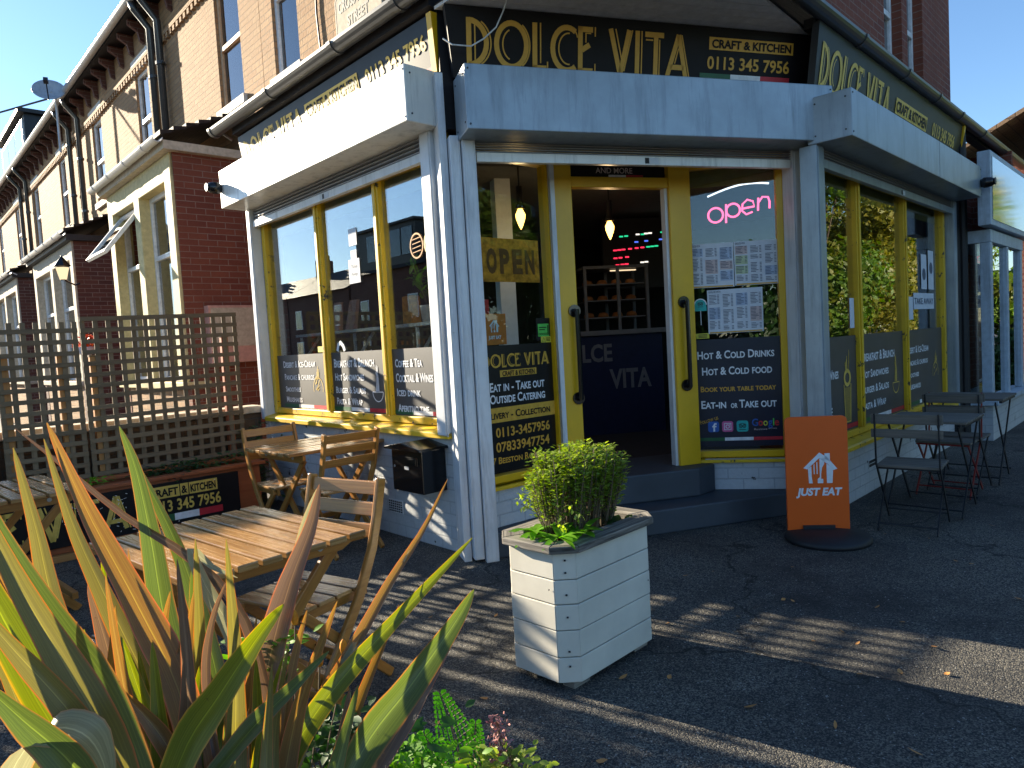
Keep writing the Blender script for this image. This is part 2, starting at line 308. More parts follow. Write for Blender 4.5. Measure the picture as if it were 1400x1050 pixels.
# ------------------------------------------------------------------ mesh builder
class MB:
    def __init__(s, F=None):
        s.v = []; s.f = []; s.uv = []; s.M = F if F is not None else I4; s.warp = None; s.mi = []; s.cur = 0
    def P(s, p):
        p = Vector(p)
        if s.warp: p = Vector(s.warp(p))
        return s.M @ p
    def face(s, pts, uv=None):
        b = len(s.v); s.v += [s.P(p) for p in pts]; s.f.append(tuple(range(b, b + len(pts)))); s.mi.append(s.cur)
        if uv is None:
            a = Vector(pts[0]); n = Vector((0, 0, 0))
            for i in range(len(pts)):
                p, q = Vector(pts[i]), Vector(pts[(i + 1) % len(pts)]); n += p.cross(q)
            ax = max(range(3), key=lambda i: abs(n[i]))
            if ax == 2: uv = [(p[0], p[1]) for p in pts]
            elif ax == 1: uv = [(p[0], p[2]) for p in pts]
            else: uv = [(p[1], p[2]) for p in pts]
        s.uv += list(uv)
    def box(s, x0, x1, y0, y1, z0, z1, grain=None):
        if x0 > x1: x0, x1 = x1, x0
        if y0 > y1: y0, y1 = y1, y0
        if z0 > z1: z0, z1 = z1, z0
        s.hexa([(x0, y0, z0), (x1, y0, z0), (x1, y1, z0), (x0, y1, z0), (x0, y0, z1), (x1, y0, z1), (x1, y1, z1), (x0, y1, z1)], grain)
    def hexa(s, c, grain=None, lens=None):
        b = len(s.v); s.v += [s.P(p) for p in c]
        d = [(Vector(c[1]) - Vector(c[0])).length, (Vector(c[3]) - Vector(c[0])).length, (Vector(c[4]) - Vector(c[0])).length]
        L = max(range(3), key=lambda i: d[i])
        co = [(0, 0, 0), (1, 0, 0), (1, 1, 0), (0, 1, 0), (0, 0, 1), (1, 0, 1), (1, 1, 1), (0, 1, 1)]
        for q, ax in (((0, 3, 2, 1), 2), ((4, 5, 6, 7), 2), ((0, 1, 5, 4), 1), ((2, 3, 7, 6), 1), ((1, 2, 6, 5), 0), ((3, 0, 4, 7), 0)):
            s.f.append(tuple(b + i for i in q)); s.mi.append(s.cur)
            others = [i for i in range(3) if i != ax]
            if grain:
                u = L if L in others else others[0]; w = [i for i in others if i != u][0]
                s.uv += [(co[i][u] * d[u], co[i][w] * d[w]) for i in q]
            else:
                pts = [Vector(c[i]) for i in q]
                if ax == 2: s.uv += [(p[0], p[1]) for p in pts]
                elif ax == 1: s.uv += [(p[0], p[2]) for p in pts]
                else: s.uv += [(p[1], p[2]) for p in pts]
    def bar(s, p, q, w, h, side=(0, 0, 1)):
        p, q = Vector(p), Vector(q); d = (q - p).normalized(); sv = Vector(side)
        a = d.cross(sv)
        if a.length < 1e-4: a = d.cross(Vector((1, 0, 0)))
        a.normalize(); b = a.cross(d).normalized(); a = a * w / 2; b = b * h / 2
        s.hexa([p - a - b, q - a - b, q + a - b, p + a - b, p - a + b, q - a + b, q + a + b, p + a + b], True)
    def tube(s, pts, r, n=8, cap=True):
        pts = [Vector(p) for p in pts]; rs = r if isinstance(r, (list, tuple)) else [r] * len(pts)
        b = len(s.v); pa = None; L = 0
        for i, p in enumerate(pts):
            d = (pts[min(i + 1, len(pts) - 1)] - pts[max(i - 1, 0)]).normalized()
            if pa is None: pa = d.orthogonal().normalized()
            pa = (pa - d * pa.dot(d)).normalized(); pb = d.cross(pa)
            for k in range(n): s.v.append(s.P(p + (pa * cos(2 * pi * k / n) + pb * sin(2 * pi * k / n)) * rs[i]))
        for i in range(len(pts) - 1):
            L2 = L + (pts[i + 1] - pts[i]).length
            for k in range(n):
                k2 = (k + 1) % n; s.f.append((b + i * n + k, b + i * n + k2, b + (i + 1) * n + k2, b + (i + 1) * n + k)); s.mi.append(s.cur)
                c = 2 * pi * rs[i] / n; s.uv += [(L, k * c), (L, (k + 1) * c), (L2, (k + 1) * c), (L2, k * c)]
            L = L2
        if cap:
            for i, rev in ((0, 1), (len(pts) - 1, 0)):
                idx = [b + i * n + k for k in range(n)]
                if rev: idx.reverse()
                s.f.append(tuple(idx)); s.mi.append(s.cur); s.uv += [(0, 0)] * n
    def prism(s, poly, axis, a, b):
        """poly in the two other axes (x,z for axis y; x,y for z; y,z for x), extruded from a to b along the axis"""
        def mk(p, t):
            if axis == 'y': return (p[0], t, p[1])
            if axis == 'z': return (p[0], p[1], t)
            return (t, p[0], p[1])
        n = len(poly); o = len(s.v)
        s.v += [s.P(mk(p, a)) for p in poly] + [s.P(mk(p, b)) for p in poly]
        s.f.append(tuple(o + i for i in reversed(range(n)))); s.uv += [tuple(poly[i]) for i in reversed(range(n))]; s.mi.append(s.cur)
        s.f.append(tuple(o + n + i for i in range(n))); s.uv += [tuple(p) for p in poly]; s.mi.append(s.cur)
        L = 0
        for i in range(n):
            j = (i + 1) % n; e = sqrt((poly[i][0] - poly[j][0]) ** 2 + (poly[i][1] - poly[j][1]) ** 2)
            s.f.append((o + i, o + j, o + n + j, o + n + i)); s.mi.append(s.cur); s.uv += [(L, a), (L + e, a), (L + e, b), (L, b)]; L += e
    def lathe(s, prof, c=(0, 0, 0), n=20, axis='z'):
        b = len(s.v)
        for r, z in prof:
            for k in range(n):
                t = 2 * pi * k / n; x, y = r * cos(t), r * sin(t)
                p = (c[0] + x, c[1] + y, c[2] + z) if axis == 'z' else (c[0] + x, c[1] + z, c[2] + y)
                s.v.append(s.P(p))
        for i in range(len(prof) - 1):
            for k in range(n):
                k2 = (k + 1) % n; s.f.append((b + i * n + k, b + i * n + k2, b + (i + 1) * n + k2, b + (i + 1) * n + k)); s.mi.append(s.cur); s.uv += [(0, 0)] * 4
        for i in (0, len(prof) - 1):
            if prof[i][0] > 1e-5: s.f.append(tuple(b + i * n + k for k in range(n))); s.mi.append(s.cur); s.uv += [(0, 0)] * n
    def strip(s, pts, w, y=0):
        """flat stroke in the x,z plane"""
        P = [Vector(p) for p in pts]; closed = (P[0] - P[-1]).length < 1e-6; L = []; R = []; n = len(P)
        for i in range(n):
            a = P[i - 1] if i else (P[-2] if closed else P[0]); c = P[i + 1] if i < n - 1 else (P[1] if closed else P[-1])
            d = (c - a).normalized(); nn = Vector((-d.y, d.x)) * w / 2; L.append(P[i] + nn); R.append(P[i] - nn)
        for i in range(n - 1): s.face([(L[i].x, y, L[i].y), (R[i].x, y, R[i].y), (R[i + 1].x, y, R[i + 1].y), (L[i + 1].x, y, L[i + 1].y)])
    def build(s, name, mat, parent=None, smooth=False, bev=0):
        me = bpy.data.meshes.new(name)
        inv = None
        vs = s.v
        me.from_pydata([tuple(v) for v in vs], [], s.f)
        uvl = me.uv_layers.new(name='UVMap')
        flat = [c for u in s.uv for c in (u[0], u[1])]
        if len(flat) == 2 * len(me.loops): uvl.data.foreach_set('uv', flat)
        ms = mat if isinstance(mat, (list, tuple)) else [mat]
        for m_ in ms: me.materials.append(MATS[m_])
        if len(ms) > 1: me.polygons.foreach_set('material_index', s.mi)
        if smooth: me.polygons.foreach_set('use_smooth', [True] * len(me.polygons))
        if not s.warp and len(me.polygons) < 60000:
            bm = bmesh.new(); bm.from_mesh(me); bmesh.ops.recalc_face_normals(bm, faces=bm.faces) if name not in ('leaf', 'foliage', 'crown') else None; bm.to_mesh(me); bm.free()
        o = bpy.data.objects.new(name, me); C.objects.link(o)
        if parent is not None: o.parent = parent
        if bev:
            b = o.modifiers.new('edge', 'BEVEL'); b.width = bev; b.segments = 2; b.limit_method = 'ANGLE'; b.angle_limit = radians(40)
        return o
def thing(name, label, cat, loc=(0, 0, 0), rz=0, group=None):
    o = bpy.data.objects.new(name, None); C.objects.link(o); o.location = loc; o.rotation_euler = (0, 0, rz); o.empty_display_size = .1
    o['label'] = label; o['category'] = cat
    if group: o['group'] = group
    return o
def tag(o, label, cat, group=None):
    o['label'] = label; o['category'] = cat
    if group: o['group'] = group
    return o
def struct(o): o['kind'] = 'structure'; return o
def rel(root, F): return Matrix.Translation(-root.location) @ F
def dup(root, loc, rz, label, mats=None):
    r = root.copy(); C.objects.link(r); r.location = loc; r.rotation_euler = (0, 0, rz); r['label'] = label
    for ch in list(root.children):
        c = ch.copy(); C.objects.link(c); c.parent = r
        if mats and ch.data.materials and ch.data.materials[0].name in mats:
            c.data = ch.data.copy(); c.data.materials[0] = MATS[mats[ch.data.materials[0].name]]
        for g in ch.children:
            d = g.copy(); C.objects.link(d); d.parent = c
    return r

# ------------------------------------------------------------------ lettering
_tc = {}
def glyphs(s, bold, sc):
    k = (s, bold, sc)
    if k in _tc: return _tc[k]
    cu = bpy.data.curves.new('lettering', 'FONT'); cu.body = s; cu.size = 1; cu.offset = bold; cu.resolution_u = 3
    cu.small_caps_scale = .78
    if sc:
        for i, ch in enumerate(s):
            if ch.islower(): cu.body_format[i].use_small_caps = True
    o = bpy.data.objects.new('lettering', cu); C.objects.link(o)
    dg = bpy.context.evaluated_depsgraph_get(); e = o.evaluated_get(dg); me = e.to_mesh()
    vs = [tuple(v.co) for v in me.vertices]; fs = [tuple(p.vertices) for p in me.polygons]
    e.to_mesh_clear(); bpy.data.objects.remove(o); bpy.data.curves.remove(cu)
    _tc[k] = (vs, fs); return _tc[k]
def text(mb, s, x0, x1, z0, z1, y, bold=.012, sc=False, slant=0):
    vs, fs = glyphs(s, bold, sc)
    if not vs: return
    xs = [v[0] for v in vs]; ys = [v[1] for v in vs]; a, b = min(xs), max(xs); c, d = 0.0, max(ys)
    base = len(mb.v); h = z1 - z0
    for v in vs:
        t = (v[1] - c) / (d - c); xx = x0 + (v[0] - a) / (b - a) * (x1 - x0) + slant * t * h
        mb.v.append(mb.P((xx, y, z0 + t * h)))
    for f in fs: mb.f.append(tuple(base + i for i in f)); mb.uv += [(0, 0)] * len(f); mb.mi.append(mb.cur)
def arc(cx, cz, rx, rz, a0, a1, n=14):
    return [(cx + rx * cos(radians(a0 + (a1 - a0) * i / n)), cz + rz * sin(radians(a0 + (a1 - a0) * i / n))) for i in range(n + 1)]
DECO = {
 'D': (.80, [('t', [(.07, 0), (.07, 1)]), ('t', arc(.07, .5, .50, .45, -90, 90)), ('n', [(.24, .12), (.24, .86)]), ('n', arc(.14, .5, .56, .50, -60, 60))]),
 'O': (1.12, [('t', arc(.50, .5, .44, .45, 0, 360, 28)), ('n', arc(.54, .5, .30, .32, 110, 250)), ('n', arc(.56, .5, .48, .50, -58, 58))]),
 'L': (.55, [('t', [(.07, 0), (.07, 1)]), ('t', [(.0, .06), (.42, .06)]), ('n', [(.24, .16), (.24, 1)]), ('n', [(.45, 0), (.45, .2)])]),
 'C': (.84, [('t', arc(.50, .5, .44, .45, 55, 305, 22)), ('n', arc(.55, .5, .31, .33, 85, 275)), ('n', arc(.54, .54, .32, .45, 28, 50))]),
 'E': (.66, [('t', [(.07, 0), (.07, 1)]), ('t', [(0, .94), (.46, .94)]), ('t', [(0, .06), (.46, .06)]), ('t', [(.12, .5), (.36, .62)]), ('n', [(.24, .66), (.24, .86), (.40, .86)]), ('n', [(.53, .8), (.53, 1)]), ('n', [(.53, 0), (.53, .22)])]),
 ' ': (.30, []),
 'V': (.86, [('t', [(.06, 1), (.38, .02)]), ('t', [(.38, .02), (.66, 1)]), ('n', [(.22, 1), (.44, .3)]), ('n', [(.76, 1), (.50, .1)])]),
 'I': (.32, [('t', [(.07, 0), (.07, 1)]), ('n', [(.21, 0), (.21, 1)])]),
 'T': (.70, [('t', [(0, .94), (.62, .94)]), ('t', [(.36, 0), (.36, .94)]), ('n', [(.02, .82), (.26, .82)]), ('n', [(.48, 0), (.48, .84)])]),
 'A': (.84, [('t', [(.04, 0), (.42, .98)]), ('t', [(.42, .98), (.70, 0)]), ('t', [(.16, .26), (.62, .26)]), ('n', [(.30, .34), (.42, .68)]), ('n', [(.52, .98), (.82, 0)])]),
}
def deco(mb, s, x0, x1, z0, z1, y):
    tot = sum(DECO[c][0] for c in s) - .06; k = (x1 - x0) / tot; h = z1 - z0; x = x0
    for c in s:
        w, st = DECO[c]
        for kind, pts in st:
            mb.strip([(x + p[0] * k, z0 + p[1] * h) for p in pts], (.145 if kind == 't' else .04) * min(k, h) * 1.0, y - (.0 if kind == 't' else .0012))
        x += w * k
def rect(mb, x0, x1, z0, z1, y): mb.face([(x0, y, z0), (x1, y, z0), (x1, y, z1), (x0, y, z1)])
def disc(mb, cx, cz, r, y, n=20, r2=None): mb.face([(cx + r * cos(2 * pi * i / n), y, cz + (r2 or r) * sin(2 * pi * i / n)) for i in range(n)])

# ------------------------------------------------------------------ the ground
mb = MB(); mb.face([(-150, -150, -.02), (150, -150, -.02), (150, 200, -.02), (-150, 200, -.02)])
struct(mb.build('ground', 'road'))
mb = MB(); mb.face([(-9, -9, 0), (30, -9, 0), (30, 24, 0), (-9, 24, 0)])
struct(mb.build('forecourt', 'asphalt'))

# ------------------------------------------------------------------ the corner shop
shop = thing('corner_shop', 'corner cafe with yellow frames, black and gold fascia and pale shutter boxes', 'shop', (-0.232, 4.499, 0))
RA, RB, RC, RBL, RBR = [rel(shop, F) for F in (FA, FB, FC, FBL, FBR)]
XL = -3.02                     # left end of the left face

# stall risers
mb = MB(RA); mb.box(XL, -.03, 0, .22, 0, .79); mb.build('stall_riser', 'white_brick', shop)
mb = MB(RC); mb.box(-.52, 3.28, 0, .22, 0, .43); mb.build('stall_riser', 'white_brick', shop)
mb = MB(RBL); mb.box(-.02, .74, .0, .15, .02, .45); mb.build('stall_riser', 'white_brick', shop)
mb = MB(RBR); mb.box(.06, .69, .0, .15, .02, .41); mb.build('stall_riser', 'white_brick', shop)
# air bricks in the left riser and right riser
mb = MB(RA); mb.box(-.99, -.80, -.006, .0, .17, .27)
ab = mb.build('air_brick', 'steel_white', shop)
mb = MB(RA)
for i in range(7):
    for j in range(5): mb.box(-.982 + i * .026, -.966 + i * .026, -.0085, -.0062, .178 + j * .018, .189 + j * .018)
mb.build('holes', 'black_matt', ab)
for t in (.42, 1.75):
    mb = MB(RC); mb.box(t, t + .2, -.006, 0, .2, .27); a2 = mb.build('air_brick', 'steel_white', shop)
    mb = MB(RC)
    for i in range(7):
        for j in range(2): mb.box(t + .01 + i * .026, t + .028 + i * .026, -.0085, -.0062, .21 + j * .03, .232 + j * .03)
    mb.build('holes', 'black_matt', a2)
# plinth and steps of the entrance
mb = MB(RB)
mb.prism([(-.03, -.03), (2.5, -.03), (2.5, .5), (1.85, .5), (1.85, 1.2), (.7, 1.2), (.7, .5), (-.03, .5)], 'z', 0, .175)
mb.build('plinth', 'plinth_blue', shop, bev=.012)
mb = MB(RB); mb.prism([(.66, .24), (1.72, .20), (1.92, .30), (1.92, .9), (.66, .9)], 'z', .176, .385)
mb.build('step', 'plinth_blue', shop, bev=.012)

# ---- windows
def window(F, x0, x1, zs, zt, muls, y=.05, fw=.07, y0=-.06, sill_lo=-.07, pane='glass_shop'):
    w = MB(F)
    w.box(x0, x0 + fw, y - .03, y + .06, zs, zt); w.box(x1 - fw, x1, y - .03, y + .06, zs, zt)
    w.box(x0 + fw, x1 - fw, y - .025, y + .05, zs, zs + .05); w.box(x0 + fw, x1 - fw, y - .025, y + .05, zt - .07, zt)
    for m in muls: w.box(m - .04, m + .04, y - .028, y + .058, zs + .05, zt - .07); w.box(m - .018, m + .018, y - .04, y - .028, zs + .05, zt - .07)
    o = w.build('window', 'yellow_worn' if y0 < -.05 else 'yellow', shop, bev=.004)
    s = MB(F); s.prism([(y0, zs + sill_lo), (y + .02, zs + sill_lo), (y + .02, zs), (y0 + .015, zs - .025), (y0, zs - .035)], 'x', x0 - .02, x1 + .02)
    s.build('sill', 'yellow_worn', o, bev=.004)
    g = MB(F); e = [x0 + fw] + [m for m in muls for m in (m - .04, m + .04)] + [x1 - fw]
    for i in range(0, len(e), 2): g.box(e[i], e[i + 1], y + .01, y + .016, zs + .05, zt - .07)
    g.build('glass', pane, o)
    return o
wA = window(RA, -2.96, -.12, .855, 2.72, (-1.875, -.945), y0=-.075, sill_lo=-.07)
wC = window(RC, -.50, 3.10, .50, 2.62, (.42, 1.68), y0=-.075, sill_lo=-.065, pane='glass_street')
wBL = window(RBL, -.01, .775, .46, 2.70, (), y0=-.035, sill_lo=-.01, fw=.05, pane='glass_clear')
wBR = window(RBR, -.05, .70, .42, 2.70, (), y0=-.03, sill_lo=-.012, fw=.055, pane='glass_street')
# dark yellow roller blinds behind the top of the glass
for F, w_, x0, x1, z0, z1, y in ((RA, wA, -2.88, -.18, 2.50, 2.68, .085), (RC, wC, -.46, 3.0, 2.40, 2.6, .085), (RBR, wBR, 0, .65, 2.50, 2.66, .085)):
    mb = MB(F); mb.box(x0, x1, y, y + .008, z0, z1); mb.build('blind', 'blind', w_)

def flag(F, win, x0, x1, z0, z1, y, part='flag_strip'):
    mb = MB(F); t = (x1 - x0) / 3
    for i in range(3): mb.cur = i; rect(mb, x0 + i * t, x0 + (i + 1) * t, z0, z1, y)
    mb.build(part, ['flag_green', 'flag_white', 'flag_red'], win)
YA = .056     # face of the vinyl sheets on the glass
def vinyl(F, win, x0, x1, z0, z1, mat='vinyl'):
    mb = MB(F); mb.box(x0, x1, YA, YA + .002, z0, z1); return mb.build('vinyl_panel', mat, win)
def lines(F, win, mat, items, y=YA - .003, name='lettering'):
    mb = MB(F)
    for it in items: text(mb, it[0], it[1], it[2], it[3], it[4], y, it[5] if len(it) > 5 else .022, True, it[6] if len(it) > 6 else 0)
    return mb.build(name, mat, win)
# line drawings on the vinyl
def pic_sundae(mb, cx, z, k, y):
    for r in (.11,): mb.strip([(cx + p[0] * k, z + p[1] * k) for p in arc(0, .12, .11, .115, 200, -20, 16)], .006 * k + .002, y)
    mb.strip([(cx - .05 * k, z + .10 * k), (cx + .05 * k, z + .16 * k)], .004, y)
    for i in range(9):
        a, b = random.uniform(-.07, .05), random.uniform(.08, .24)
        mb.strip([(cx + a * k, z + b * k), (cx + (a + .04) * k, z + (b + random.uniform(.02, .07)) * k)], .010 * k, y)
    for i in range(5):
        a = -.02 + i * .012; mb.strip([(cx + a * k, z + .22 * k), (cx + (a + .01) * k, z + (.30 + .03 * (i % 3)) * k)], .006, y)
def pic_bowl(mb, cx, z, k, y):
    mb.strip([(cx + p[0] * k, z + p[1] * k) for p in arc(0, .10, .10, .10, 180, 360, 14)], .008, y)
    mb.strip([(cx - .10 * k, z + .10 * k), (cx + .10 * k, z + .10 * k)], .008, y)
    for i in range(12):
        a = random.uniform(-.04, .03); mb.strip([(cx + a * k, z + .11 * k), (cx + (a * .6 + .01) * k, z + random.uniform(.18, .30) * k), (cx + (a * .3 + random.uniform(-.02, .02)) * k, z + random.uniform(.30, .38) * k)], .006, y)
def pic_glass(mb, cx, z, k, y):
    for sx in (-1, 1): mb.strip([(cx + .045 * sx * k, z), (cx + .06 * sx * k, z + .24 * k)], .012, y)
    for i in range(6): a = -.035 + i * .014; mb.strip([(cx + a * k, z + .01), (cx + a * 1.2 * k, z + .22 * k)], .007, y)
    mb.strip([(cx - .05 * k, z), (cx + .05 * k, z)], .012, y)
    mb.strip([(cx + p[0] * k, z + p[1] * k) for p in arc(0, .28, .05, .045, 0, 360, 14)], .03, y)
    for i in range(8):
        a = random.uniform(-.05, .05); mb.strip([(cx + a * .6 * k, z + .32 * k), (cx + a * k, z + random.uniform(.36, .46) * k)], .009, y)
# left face panels
for x0, x1, words, pic in ((-2.89, -1.915, [('Desert & Ice-Cream', -2.76, -2.13, 1.285, 1.345), ('Pancake & churros', -2.75, -2.16, 1.17, 1.225), ('Smoothies', -2.745, -2.44, 1.06, 1.11), ('Milkshakes', -2.74, -2.42, .965, 1.015)], 's'),
                           (-1.835, -.985, [('Breakfast & Brunch', -1.79, -1.16, 1.275, 1.345), ('Hot Sandwiches', -1.785, -1.32, 1.165, 1.225), ('Burger & Salads', -1.785, -1.31, 1.06, 1.115), ('Pasta & Wrap', -1.78, -1.37, .965, 1.02)], 'b'),
                           (-.905, -.19, [('Coffee & Tea', -.865, -.52, 1.265, 1.325), ('Cocktail & Wines', -.865, -.40, 1.155, 1.22), ('Iced drink', -.862, -.56, 1.05, 1.105), ('Aperitivo time', -.86, -.47, .935, .99)], 'g')):
    vinyl(RA, wA, x0, x1, .905, 1.40); lines(RA, wA, 'white_vinyl', words)
    flag(RA, wA, x0 + (.0 if pic != 's' else .1), x1, .915, .945, YA - .002)
    mb = MB(RA)
    if pic == 's': pic_sundae(mb, -2.10, 1.00, .8, YA - .003)
    elif pic == 'b': pic_bowl(mb, -1.13, 1.00, .75, YA - .003)
    else: pic_glass(mb, -.26, .99, .75, YA - .003)
    mb.build('drawing', 'gold_pale' if pic != 'b' else 'white_vinyl', wA)
for x0, x1, words, pic in ((-.43, .38, [('Coffee & Tea', -.80, -.29, 1.10, 1.17), ('Cocktail & Wines', -.80, -.03, .98, 1.05), ('Iced drink', -.80, -.31, .86, .92), ('Aperitivo time', -.80, -.17, .70, .765)], 'g'),
                           (.46, 1.64, [('Breakfast & Brunch', .515, 1.37, 1.075, 1.155), ('Hot Sandwiches', .515, 1.19, .935, 1.0), ('Burger & Salads', .515, 1.19, .805, .87), ('Pasta & Wrap', .515, 1.10, .67, .735)], 'b'),
                           (1.72, 3.03, [('Desert & Ice-Cream', 1.77, 2.49, 1.075, 1.145), ('Pancake & churros', 1.77, 2.46, .955, 1.01), ('Smoothies', 1.77, 2.14, .84, .89), ('Milkshakes', 1.77, 2.19, .725, .78)], 's')):
    vinyl(RC, wC, x0, x1, .55, 1.30)
    mb = MB(RC)
    for w_ in words:
        if pic == 'g':      # the start of these lines is off the panel, behind the post
            cut = {'Coffee & Tea': ('e & Tea', -.43), 'Cocktail & Wines': ('ail & Wines', -.43), 'Iced drink': ('rink', -.43), 'Aperitivo time': ('ivo time', -.43)}[w_[0]]
            text(mb, cut[0], cut[1] + .01, w_[2], w_[3], w_[4], YA - .003, .022, True)
        else: text(mb, w_[0], w_[1], w_[2], w_[3], w_[4], YA - .003, .022, True)
    mb.build('lettering', 'white_vinyl', wC)
    flag(RC, wC, x0, x1, .565, .60, YA - .002)
    mb = MB(RC)
    if pic == 's': pic_sundae(mb, 2.75, .72, .95, YA - .003)
    elif pic == 'b': pic_bowl(mb, 1.40, .74, .95, YA - .003)
    else: pic_glass(mb, .16, .62, 1.25, YA - .003)
    mb.build('drawing', 'gold_pale', wC)
# left entrance panel
vinyl(RBL, wBL, .04, .725, .535, 1.385, 'vinyl_black')
mb = MB(RBL); deco(mb, 'DOLCE VITA', .085, .685, 1.235, 1.325, YA - .003); mb.build('lettering', 'gold', wBL)
mb = MB(RBL); rect(mb, .23, .565, 1.17, 1.215, YA - .002); rect(mb, .04, .725, .865, .965, YA - .002); mb.build('gold_band', 'gold', wBL)
mb = MB(RBL); text(mb, 'CRAFT & KITCHEN', .25, .545, 1.176, 1.209, YA - .005, .03); text(mb, 'Delivery - Collection', .055, .675, .89, .94, YA - .005, .022, True); mb.build('lettering', 'vinyl_black', wBL)
lines(RBL, wBL, 'white_vinyl', [('Eat in - Take out', .135, .635, 1.075, 1.135), ('Outside Catering', .13, .635, .995, 1.055)])
lines(RBL, wBL, 'amber', [('0113-3457956', .165, .665, .765, .83), ('07833947754', .16, .655, .665, .73), ('87 Beeston Road', .09, .56, .585, .63)])
mb = MB(RBL); mb.strip([(.075, .81), (.085, .775), (.12, .76)], .016, YA - .003); mb.build('phone_mark', 'white_vinyl', wBL)
mb = MB(RBL); rect(mb, .065, .125, .665, .73, YA - .002); mb.build('message_badge', 'wa_green', wBL)
mb = MB(RBL); mb.strip([(.095 + .018 * cos(i * .42), .70 + .02 * sin(i * .42)) for i in range(16)], .006, YA - .004); mb.build('message_mark', 'white_vinyl', wBL)
# stickers on the glass above it
mb = MB(RBL); rect(mb, .585, .72, 1.40, 1.56, YA - .002); mb.build('hygiene_sticker', 'vinyl_black', wBL)
mb = MB(RBL); rect(mb, .60, .705, 1.43, 1.52, YA - .004); mb.build('sticker_field', 'sticker_green', wBL)
mb = MB(RBL)
for i in range(5): mb.strip([(.612 + i * .018 + .007 * cos(k * .63), 1.447 + .007 * sin(k * .63)) for k in range(11)], .003, YA - .006)
rect(mb, .61, .665, 1.475, 1.482, YA - .006); rect(mb, .61, .68, 1.49, 1.497, YA - .006); rect(mb, .69, .70, 1.44, 1.51, YA - .006); mb.build('sticker_marks', 'vinyl_black', wBL)
mb = MB(RBL); rect(mb, .625, .72, 1.387, 1.43, YA - .003); mb.build('warning_sticker', 'sticker_yellow', wBL)
mb = MB(RBL); mb.strip([(.635, 1.392), (.65, 1.422), (.665, 1.392), (.635, 1.392)], .004, YA - .005)
for i in range(3): rect(mb, .675, .712, 1.395 + i * .010, 1.400 + i * .010, YA - .005)
mb.build('warning_marks', 'vinyl_black', wBL)
# right entrance panel
vinyl(RBR, wBR, .0, .645, .50, 1.335, 'vinyl_navy')
lines(RBR, wBR, 'white_vinyl', [('Hot & Cold Drinks', .035, .60, 1.185, 1.245), ('Hot & Cold food', .065, .58, 1.06, 1.12), ('Eat-in', .05, .235, .80, .86), ('or', .27, .32, .80, .835), ('Take out', .332, .605, .80, .86)])
lines(RBR, wBR, 'amber', [('Book your table today', .05, .605, .93, .972)])
mb = MB(RBR @ TR((.04, 0, .675)) @ Matrix.Rotation(radians(-16), 4, 'Y')); text(mb, 'Follow us', 0, .14, 0, .03, YA - .003, .01, True); mb.build('lettering', 'amber', wBR)
flag(RBR, wBR, .005, .64, .545, .57, YA - .002)
def badge(F, win, x, z, s, mat, draw, dm='white_vinyl'):
    mb = MB(F); r = s * .2
    pts = []
    for cx, cz, a in ((s / 2 - r, s / 2 - r, 0), (-s / 2 + r, s / 2 - r, 90), (-s / 2 + r, -s / 2 + r, 180), (s / 2 - r, -s / 2 + r, 270)):
        for k in range(5): pts.append((x + cx + r * cos(radians(a + k * 22.5)), YA - .002, z + cz + r * sin(radians(a + k * 22.5))))
    mb.face(pts); o = mb.build('badge', mat, win)
    mb = MB(F); draw(mb, x, z, s); mb.build('badge_mark', dm, win)
def fdraw(mb, x, z, s): mb.strip([(x + s * .05, z - s * .45), (x + s * .05, z + s * .15), (x + s * .12, z + s * .28), (x + s * .28, z + s * .28)], s * .16, YA - .004); mb.strip([(x - s * .12, z + s * .03), (x + s * .26, z + s * .03)], s * .14, YA - .004)
def igdraw(mb, x, z, s):
    q = s * .30; mb.strip([(x - q, z - q), (x + q, z - q), (x + q, z + q), (x - q, z + q), (x - q, z - q)], s * .08, YA - .004)
    mb.strip([(x + s * .16 * cos(k * .45), z + s * .16 * sin(k * .45)) for k in range(15)], s * .07, YA - .004); disc(mb, x + s * .19, z + s * .19, s * .04, YA - .004, 8)
def owl(mb, x, z, s):
    for sx in (-1, 1): mb.strip([(x + sx * s * .16 + s * .13 * cos(k * .45), z + s * .13 * sin(k * .45)) for k in range(15)], s * .06, YA - .004); disc(mb, x + sx * s * .16, z, s * .05, YA - .004, 8)
    mb.strip([(x - s * .34, z + s * .16), (x, z + s * .24), (x + s * .34, z + s * .16)], s * .05, YA - .004); rect(mb, x - s * .3, x + s * .3, z - s * .33, z - s * .28, YA - .004)
badge(RBR, wBR, .135, .655, .082, 'fb_blue', fdraw); badge(RBR, wBR, .24, .655, .082, 'ig', igdraw); badge(RBR, wBR, .35, .655, .086, 'teal', owl, 'vinyl_black')
for ch, mat, x, w_ in (('G', 'fb_blue', .42, .045), ('o', 'red_plain', .468, .032), ('o', 'sticker_yellow', .503, .032), ('g', 'fb_blue', .538, .032), ('l', 'sticker_green', .573, .009), ('e', 'red_plain', .585, .032)):
    mb = MB(RBR); text(mb, ch, x, x + w_, .655, .655 + (.055 if ch in 'Gl' else .038), YA - .003, .012); mb.build('lettering', mat, wBR)
mb = MB(RBR); text(mb, 'Reviews *****', .435, .60, .622, .637, YA - .003, .0); mb.build('lettering', 'ink_red', wBR)
mb = MB(RBR); rect(mb, .0, .13, 1.345, 1.385, YA - .003); mb.build('warning_sticker', 'sticker_yellow', wBR)
mb = MB(RBR); mb.strip([(.008, 1.35), (.022, 1.378), (.036, 1.35), (.008, 1.35)], .004, YA - .005)
for i in range(3): rect(mb, .05, .115, 1.352 + i * .010, 1.357 + i * .010, YA - .005)
mb.build('warning_marks', 'vinyl_black', wBR)
mb = MB(RBR); disc(mb, .073, 1.605, .045, YA - .002); rect(mb, .028, .118, 1.558, 1.59, YA - .0022); mb.build('travel_sticker', 'teal', wBR)
